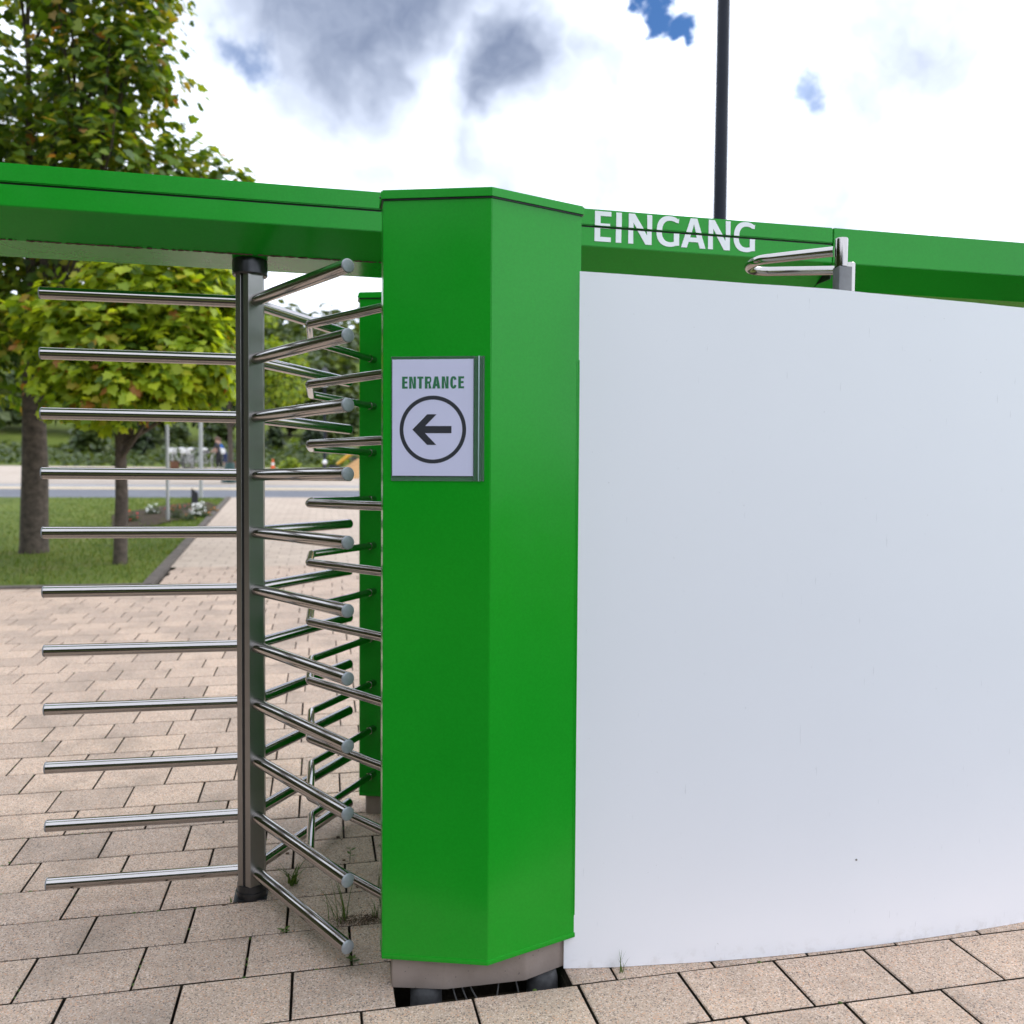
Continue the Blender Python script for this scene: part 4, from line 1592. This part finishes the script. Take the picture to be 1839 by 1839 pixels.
p = px(1283, 868, 9.0)
p.z = rise(UV(p.x, p.y)[1])
lp = pole_thing("lamp_post", p, "tall dark lamp post rising behind the beam on the right", "lamp post")
bm = bmesh.new()
bm_tube(bm, [(0, 0, -0.1), (0, 0, 0.25), (0, 0, 0.26), (0.015, 0, 4.5), (0.03, 0, 8.6)], [0.10, 0.10, 0.073, 0.068, 0.058], 20)
bm_obj("pole", bm, M['dark_pole'], lp, smooth=radians(40))
bm = bmesh.new()
bm_tube(bm, [(0.03, 0, 8.6), (0.03, 0, 8.66), (0.03, 0, 8.9), (0.03, 0, 9.0)], [0.06, 0.16, 0.20, 0.05], 20)
bm_obj("lamp_head", bm, M['dark_pole'], lp, smooth=radians(30))

p = at_px(361, 896)
sp = pole_thing("sign_pole", p, "slim grey pole standing on the lawn edge by the road", "pole")
bm = bmesh.new()
bm_tube(bm, [(0, 0, -0.05), (0, 0, 2.9)], 0.048, 12)
bm_obj("pole", bm, M['grey_metal'], sp, smooth=radians(40))
bm = bmesh.new()
bm_tube(bm, [(0, 0, 2.9), (0, 0, 2.93)], [0.05, 0.03], 12)
bm_obj("pole_cap", bm, M['grey_metal'], sp)

p = at_px(349, 909)
st = empty("marker_stone", p, ANG, "dark slant-topped marker post standing behind the flower bed", "marker")
bm = bmesh.new()
k = p.y / 1537
w_, h1, h2 = 11 * k, 29 * k, 20 * k
vv = [bm.verts.new(q) for q in ((-w_ / 2, 0, -0.05), (w_ / 2, 0, -0.05), (w_ / 2, w_ * .7, -0.05), (-w_ / 2, w_ * .7, -0.05), (-w_ / 2, 0, h1), (w_ / 2, 0, h2), (w_ / 2, w_ * .7, h2), (-w_ / 2, w_ * .7, h1))]
for f in ((0, 3, 2, 1), (4, 5, 6, 7), (0, 1, 5, 4), (1, 2, 6, 5), (2, 3, 7, 6), (3, 0, 4, 7)):
    bm.faces.new([vv[i] for i in f])
bmesh.ops.bevel(bm, geom=list(bm.edges), offset=0.006, segments=2, affect='EDGES')
bm_obj("stone", bm, M['slate'], st)

# globe lamp at the left
gy = 16.0
p = px(301, 868, gy)
p.z = rise(UV(p.x, p.y)[1])
gl = empty("globe_lamp", p, 0, "white globe lamp on a slim pole amid the leaves at the left edge", "lamp post")
top = EYE + (868 - 497) / 1537 * gy - p.z
tube("pole", [(0, 0, -0.05), (0, 0, top - 0.1)], 0.03, M['grey_metal'], gl, 12)
bm = bmesh.new()
bmesh.ops.create_uvsphere(bm, u_segments=24, v_segments=14, radius=0.115, matrix=Matrix.Translation((0, 0, top)))
bm_obj("globe", bm, M['white_glass'], gl, smooth=radians(60))

# street lantern on the far plaza
p = px(583, 838, 44.0)
p.z = rise(UV(p.x, p.y)[1])
ln = empty("street_lantern", p, 0, "old-style street lantern with dark hood in front of the wooded slope", "street lamp")
zt = EYE + (868 - 662) / 1537 * 44 - p.z
bm = bmesh.new()
bm_tube(bm, [(0, 0, -0.1), (0, 0, 0.6), (0, 0, 0.62), (0, 0, zt - 1.0)], [0.11, 0.10, 0.07, 0.05], 12)
bm_obj("pole", bm, M['dark_pole'], ln, smooth=radians(40))
bm = bmesh.new()
bm_tube(bm, [(0, 0, zt - 1.0), (0, 0, zt - .42)], [0.15, 0.27], 6)
bm_obj("lantern_glass", bm, M['white_glass'], ln)
bm = bmesh.new()
bm_tube(bm, [(0, 0, zt - .418), (0, 0, zt - .36), (0, 0, zt - .12), (0, 0, zt)], [0.34, 0.32, 0.14, 0.03], 6)
bm_obj("hood", bm, M['slate'], ln)

# ================================================================== FLOWER BED
bed_pts = []
for x, y in ((306, 941), (385, 925), (392, 912), (374, 905), (330, 908), (280, 915), (200, 930), (200, 960), (270, 950)):
    bed_pts.append(at_px(x, y) + V3((0, 0, 0.012)))
c = sum(bed_pts, V3()) / len(bed_pts) + V3((0, 0, 0.04))
mesh_obj("flower_bed", bed_pts + [c], [(i, (i + 1) % len(bed_pts), len(bed_pts)) for i in range(len(bed_pts))], M['soil'])['kind'] = 'structure'
fr_ = random.Random(61)


def flower_plant(x, y, rpx, petal, label, seed, nfl, hpx):
    p = at_px(x, y)
    k = p.y / 1537
    R_, H = rpx * k, hpx * k
    r = random.Random(seed)
    t_ = empty("flower_plant", p, 0, label, "flowers", "flowering plants in the bed")
    vs, fs = [], []
    for i in range(420):
        d = V3((r.gauss(0, 1), r.gauss(0, 1), abs(r.gauss(0, 1)))).normalized()
        q = V3((d.x * R_, d.y * R_, d.z * H * .85)) * r.random() ** .4
        s_ = R_ * .22
        Rm = rand_rot(r, .2, d)
        b = len(vs)
        for c_ in ((-.3, 0, 0), (0, -.5, .05), (.3, 0, 0), (0, .9, .02)):
            vs.append(q + Rm @ (V3(c_) * s_))
        fs.append((b, b + 1, b + 2, b + 3))
    mesh_obj("foliage", vs, fs, M['leaf_bed'], t_)
    vs, fs = [], []
    for i in range(nfl):
        d = V3((r.gauss(0, 1), r.gauss(0, 1) - .6, abs(r.gauss(0, 1)) + .3)).normalized()
        q = V3((d.x * R_, d.y * R_, d.z * H))
        fr0 = R_ * r.uniform(.09, .17)
        Rm = rand_rot(r, .2, V3((0, -1, .4)))
        b = len(vs)
        vs.append(q + Rm @ V3((0, 0, fr0 * .25)))
        for k2 in range(10):
            a = 2 * pi * k2 / 10
            rr = fr0 * (1 if k2 % 2 == 0 else .62)
            vs.append(q + Rm @ V3((cos(a) * rr, sin(a) * rr, 0)))
        for k2 in range(10):
            fs.append((b, b + 1 + k2, b + 1 + (k2 + 1) % 10))
    mesh_obj("blossom", vs, fs, M[petal], t_)
    return t_


flower_plant(354, 932, 15, 'petal_white', "large white-flowered plant in front of the dark marker post", 1, 52, 26)
flower_plant(362, 920, 10, 'petal_white', "white-flowered plant behind the large white one", 2, 40, 16)
flower_plant(338, 922, 9, 'petal_red', "red flower beside the white flowers", 3, 5, 13)
flower_plant(322, 920, 9, 'petal_red', "red flower at the left of the bed", 4, 5, 15)
flower_plant(384, 922, 9, 'petal_orange', "orange flowers at the kerb end of the bed", 5, 13, 8)
flower_plant(316, 936, 14, 'petal_orange', "leafy dark plant at the front left of the bed", 6, 3, 26)
flower_plant(306, 928, 12, 'petal_red', "dark leafy plant with small red flowers behind the front left plant", 9, 6, 24)
flower_plant(340, 938, 13, 'petal_orange', "low dark foliage at the front edge of the bed", 10, 2, 13)
flower_plant(372, 932, 11, 'petal_orange', "low foliage between the white flowers and the kerb", 11, 4, 9)
flower_plant(275, 930, 15, 'petal_white', "white-flowered plant beyond the left edge of the bed", 7, 18, 22)
flower_plant(235, 942, 15, 'petal_red', "red-flowered plant at the far left of the bed", 8, 14, 22)

# ================================================================== PEOPLE
def person(x, y, hpx, joints, regions, label, hair_mat, seed, face_dir=0.0):
    """joints: name -> (pos fraction of height, radius fraction, parent)"""
    p = at_px(x, y)
    H = hpx * p.y / 1537
    t_ = empty("person", p, face_dir, label, "person")
    names = list(joints)
    me = bpy.data.meshes.new("body")
    me.from_pydata([tuple(V3(joints[n][0]) * H) for n in names], [(names.index(joints[n][2]), i) for i, n in enumerate(names) if joints[n][2]], [])
    tmp = bpy.data.objects.new("tmp_body", me)
    COL.objects.link(tmp)
    sk = tmp.modifiers.new("skin", 'SKIN')
    sk.use_smooth_shade = True
    for i, n in enumerate(names):
        me.skin_vertices[0].data[i].radius = (joints[n][1] * H, joints[n][1] * H * (0.8 if n in ('pelvis', 'chest', 'waist') else 1))
    me.skin_vertices[0].data[names.index('pelvis')].use_root = True
    sb = tmp.modifiers.new("sub", 'SUBSURF')
    sb.levels = sb.render_levels = 2
    dg = bpy.context.evaluated_depsgraph_get()
    m2 = bpy.data.meshes.new_from_object(tmp.evaluated_get(dg))
    bpy.data.objects.remove(tmp)
    m2.name = "body"
    mats = [M['skin'], M[regions['top']], M[regions['bottom']], M['shoe']]
    m2.materials.clear()
    for m_ in mats:
        m2.materials.append(m_)
    for f in m2.polygons:
        c_ = f.center / H
        best = min(names, key=lambda n: (V3(joints[n][0]) - c_).length)
        f.material_index = regions['map'].get(best, 0)
    o = bpy.data.objects.new("body", m2)
    COL.objects.link(o)
    o.parent = t_
    # hair
    hd = V3(joints['head'][0]) * H
    bm = bmesh.new()
    bmesh.ops.create_uvsphere(bm, u_segments=16, v_segments=10, radius=joints['head'][1] * H * 1.12, matrix=Matrix.Translation(hd + V3((0.004, 0.012, 0.012)) * H))
    dele = [v for v in bm.verts if v.co.z < hd.z - 0.012 * H and v.co.x < hd.x + 0.02 * H]
    bmesh.ops.delete(bm, geom=dele, context='VERTS')
    bm_obj("hair", bm, M[hair_mat], t_, smooth=radians(60))
    return t_


MAP = {'pelvis': 2, 'hip_l': 2, 'hip_r': 2, 'waist': 1, 'chest': 1, 'sh_l': 1, 'sh_r': 1, 'knee_l': 2, 'knee_r': 2, 'shin_l': 2, 'shin_r': 2, 'ank_l': 3, 'ank_r': 3, 'toe_l': 3, 'toe_r': 3, 'upa_l': 1, 'upa_r': 1}
J1 = {'pelvis': ((0, 0, .50), .085, None), 'waist': ((-.01, 0, .60), .08, 'pelvis'), 'chest': ((-.03, 0, .74), .095, 'waist'), 'neck': ((-.045, 0, .85), .035, 'chest'), 'head': ((-.06, 0, .93), .062, 'neck'),
      'sh_l': ((-.03, -.10, .79), .045, 'chest'), 'upa_l': ((-.05, -.13, .70), .037, 'sh_l'), 'elb_l': ((-.07, -.14, .62), .03, 'upa_l'), 'wri_l': ((-.16, -.12, .56), .022, 'elb_l'), 'hand_l': ((-.20, -.11, .55), .024, 'wri_l'),
      'sh_r': ((-.03, .10, .79), .045, 'chest'), 'upa_r': ((-.04, .13, .70), .037, 'sh_r'), 'elb_r': ((-.05, .14, .62), .03, 'upa_r'), 'wri_r': ((-.14, .12, .55), .022, 'elb_r'), 'hand_r': ((-.18, .11, .54), .024, 'wri_r'),
      'hip_l': ((0, -.055, .47), .07, 'pelvis'), 'knee_l': ((-.03, -.06, .27), .05, 'hip_l'), 'shin_l': ((-.015, -.06, .15), .042, 'knee_l'), 'ank_l': ((0, -.06, .04), .03, 'shin_l'), 'toe_l': ((-.08, -.06, .015), .022, 'ank_l'),
      'hip_r': ((0, .055, .47), .07, 'pelvis'), 'knee_r': ((.03, .06, .27), .05, 'hip_r'), 'shin_r': ((.055, .06, .15), .042, 'knee_r'), 'ank_r': ((.08, .06, .045), .03, 'shin_r'), 'toe_r': ((.0, .06, .015), .022, 'ank_r')}
person(393, 848, 60, J1, dict(top='cloth_dark', bottom='cloth_black', map=MAP), "person in dark T-shirt and black trousers standing at the bicycles", 'hair', 1)
MAP2 = dict(MAP)
MAP2.update({'knee_l': 2, 'knee_r': 2, 'shin_l': 0, 'shin_r': 0})
J2 = {k_: ((v_[0][0] + (-.10 if v_[0][2] > .72 else (-.04 if v_[0][2] > .58 else 0.02)), v_[0][1], v_[0][2] - (.04 if v_[0][2] > .72 else 0)), v_[1], v_[2]) for k_, v_ in J1.items()}
person(403, 845, 57, J2, dict(top='cloth_blue', bottom='cloth_navy', map=MAP2), "person in bright blue T-shirt and shorts bending forward", 'hair', 2, 0.3)

# ================================================================== BICYCLES, MACHINE, CONE
def bicycle(loc, rz, label, seat_mat, seed):
    t_ = empty("bicycle", loc, rz, label, "bicycle", "bicycles parked at the rack")
    for x in (-.52, .52):
        bm = bmesh.new()
        pts = [(x + .33 * cos(2 * pi * k / 24), 0, .34 + .33 * sin(2 * pi * k / 24)) for k in range(25)]
        bm_tube(bm, pts, 0.02, 6, cap0=False, cap1=False)
        wh = bm_obj("wheel", bm, M['black_paint'], t_, smooth=radians(60))
        bm = bmesh.new()
        for k in range(6):
            a = pi * k / 6
            bm_tube(bm, [(x + .31 * cos(a), 0, .34 + .31 * sin(a)), (x - .31 * cos(a), 0, .34 - .31 * sin(a))], 0.004, 4)
        bm_obj("spokes", bm, M['grey_metal'], wh)
    bm = bmesh.new()
    A_, B_, C_, D_, E_ = (-.52, 0, .34), (-.05, 0, .30), (-.18, 0, .82), (.36, 0, .84), (.52, 0, .34)
    for a, b in ((A_, B_), (B_, C_), (C_, D_), (B_, D_), (A_, C_), (D_, E_), (D_, (.33, 0, .98)), (C_, (-.21, 0, .93))):
        bm_tube(bm, [a, b], 0.017, 8)
    bm_obj("frame", bm, M['grey_metal'], t_, smooth=radians(50))
    bm = bmesh.new()
    bmesh.ops.create_uvsphere(bm, u_segments=12, v_segments=8, radius=1, matrix=Matrix.Translation((-.22, 0, .965)) @ Matrix.Diagonal((.20, .13, .065, 1)))
    bm_obj("saddle", bm, M[seat_mat], t_, smooth=radians(60))
    bm = bmesh.new()
    bm_tube(bm, round_path([(.22, -.28, 1.0), (.33, -.2, 1.02), (.35, 0, .99), (.33, .2, 1.02), (.22, .28, 1.0)], .06, 4), 0.014, 8)
    bm_obj("handlebar", bm, M['grey_metal'], t_, smooth=radians(50))
    bm = bmesh.new()
    bm_box(bm, .40, .78, -.19, .19, .76, 1.02)
    bmesh.ops.bevel(bm, geom=list(bm.edges), offset=0.04, segments=2, affect='EDGES')
    bm_obj("basket", bm, M['white_paint' if seat_mat == 'white_paint' else 'black_paint'], t_, smooth=radians(40))
    return t_


for i, (x, y, rz, mt, lb) in enumerate(((322, 846, 2.6, 'white_paint', "leftmost parked bicycle, white basket pointing left"), (340, 847, 2.2, 'white_paint', "bicycle with white saddle left of the grey pole"),
                                        (352, 846, 1.2, 'black_paint', "dark-basketed bicycle just left of the grey pole"), (374, 846, 0.5, 'white_paint', "bicycle right of the grey pole beside the two people"))):
    bicycle(at_px(x, y), rz, lb, mt, i)
rk = empty("bicycle_rack", at_px(345, 846), ANG, "low grey steel rack holding the parked bicycles", "bicycle rack")
bm = bmesh.new()
for x in (-.9, -.45, 0, .45, .9):
    bm_tube(bm, round_path([(x, -.05, -.03), (x, -.05, .7), (x, .35, .7), (x, .35, -.03)], .08, 4), .02, 8)
bm_obj("hoops", bm, M['grey_metal'], rk, smooth=radians(50))
for x, lb in ((314, "brown wooden planter left of the parked bicycles"), (424, "brown wooden planter right of the two people")):
    p = at_px(x, 846)
    k = p.y / 1537
    pl = empty("wooden_planter", p, ANG, lb, "planter", "wooden planters on the plaza")
    box("planter_box", -7 * k, 7 * k, -6 * k, 6 * k, 0, 13 * k, M['wood'], pl, 0.02)
    box("rim", -7.6 * k, 7.6 * k, -6.6 * k, 6.6 * k, 13.02 * k, 14.4 * k, M['wood'], pl, 0.01)

p = at_px(490, 846)
cn = empty("traffic_cone", p, 0, "orange traffic cone with a white band on the plaza", "traffic cone")
cn.scale = (0.75, 0.75, 0.75)
bm = bmesh.new()
bm_box(bm, -.2, .2, -.2, .2, 0, .035)
bm_obj("cone_base", bm, M['black_paint'], cn)
for nm, z0, z1, mt in (("cone_body", .036, .30, 'orange'), ("reflective_band", .3005, .46, 'white_paint'), ("cone_tip", .4605, .72, 'orange')):
    rr = lambda z: .15 - .12 * (z / .72)
    bm = bmesh.new()
    bm_tube(bm, [(0, 0, z0), (0, 0, z1)], [rr(z0), rr(z1)], 16)
    bm_obj(nm, bm, M[mt], cn, smooth=radians(40))

# sand heap
p = at_px(665, 858)
hr = random.Random(4)
vs, fs = [], []
NR, NA = 9, 26
for j in range(NR):
    f = j / (NR - 1)
    for i in range(NA):
        a = 2 * pi * i / NA
        rr = 1.75 * f
        z = 1.05 * (1 - f) ** 1.05 + 0.10 * noise.noise(V3((cos(a) * f * 3, sin(a) * f * 3, 1.0)))
        vs.append(V3((rr * cos(a), rr * sin(a), max(z, -0.02) if j < NR - 1 else -0.08)))
for j in range(NR - 1):
    for i in range(NA):
        fs.append((j * NA + i, (j + 1) * NA + i, (j + 1) * NA + (i + 1) % NA, j * NA + (i + 1) % NA))
o = mesh_obj("sand_heap", vs, fs, M['sand'], smooth=True)
o.location = p
tag(o, "heap of orange sand beside the yellow digger", "sand heap")
# small digger: boom reaches out from behind the rear pillar
dp = at_px(655, 848)
dg_ = empty("digger", dp, radians(12), "small yellow digger, its boom showing left of the rear pillar", "digger")
k = dp.y / 1537
box("undercarriage", -.2, 1.5, -.55, .55, .02, .38, M['black_paint'], dg_, .08)
box("cab", .3, 1.3, -.45, .45, .62, 1.75, M['black_paint'], dg_, .08)
box("engine_cover", .1, 1.6, -.5, .5, .4, .95, M['yellow'], dg_, .06)
bm = bmesh.new()
bm_tube(bm, [(.1, 0, .62), (-.45, 0, .98), (-.75, 0, .80)], [.11, .12, .09], 8)
bm_tube(bm, [(-.75, 0, .80), (-1.35, 0, .33)], [.10, .07], 8)
bm_obj("boom", bm, M['yellow'], dg_, smooth=radians(50))
bm = bmesh.new()
bm_tube(bm, [(.15, .13, .50), (-.65, .13, .62)], .06, 8)
bm_tube(bm, [(.15, -.13, .50), (-.65, -.13, .62)], .06, 8)
bm_obj("hydraulic_ram", bm, M['black_paint'], dg_, smooth=radians(50))
bm = bmesh.new()
bm_prism(bm, [(-1.75, -.3), (-1.2, -.3), (-1.2, .3), (-1.75, .3)], .03, .30)
bmesh.ops.bevel(bm, geom=list(bm.edges), offset=0.05, segments=2, affect='EDGES')
bm_obj("bucket", bm, M['black_paint'], dg_, smooth=radians(40))
# white bollard lamp near the digger
p = at_px(583, 850)
bl = empty("bollard_lamp", p, 0, "short bollard with a white round head left of the digger", "bollard")
k = p.y / 1537
tube("post", [(0, 0, -.03), (0, 0, 15 * k)], .05, M['slate'], bl, 10)
bm = bmesh.new()
bmesh.ops.create_uvsphere(bm, u_segments=14, v_segments=9, radius=4.2 * k, matrix=Matrix.Translation((0, 0, 18 * k)))
bm_obj("lamp_head", bm, M['white_glass'], bl, smooth=radians(60))
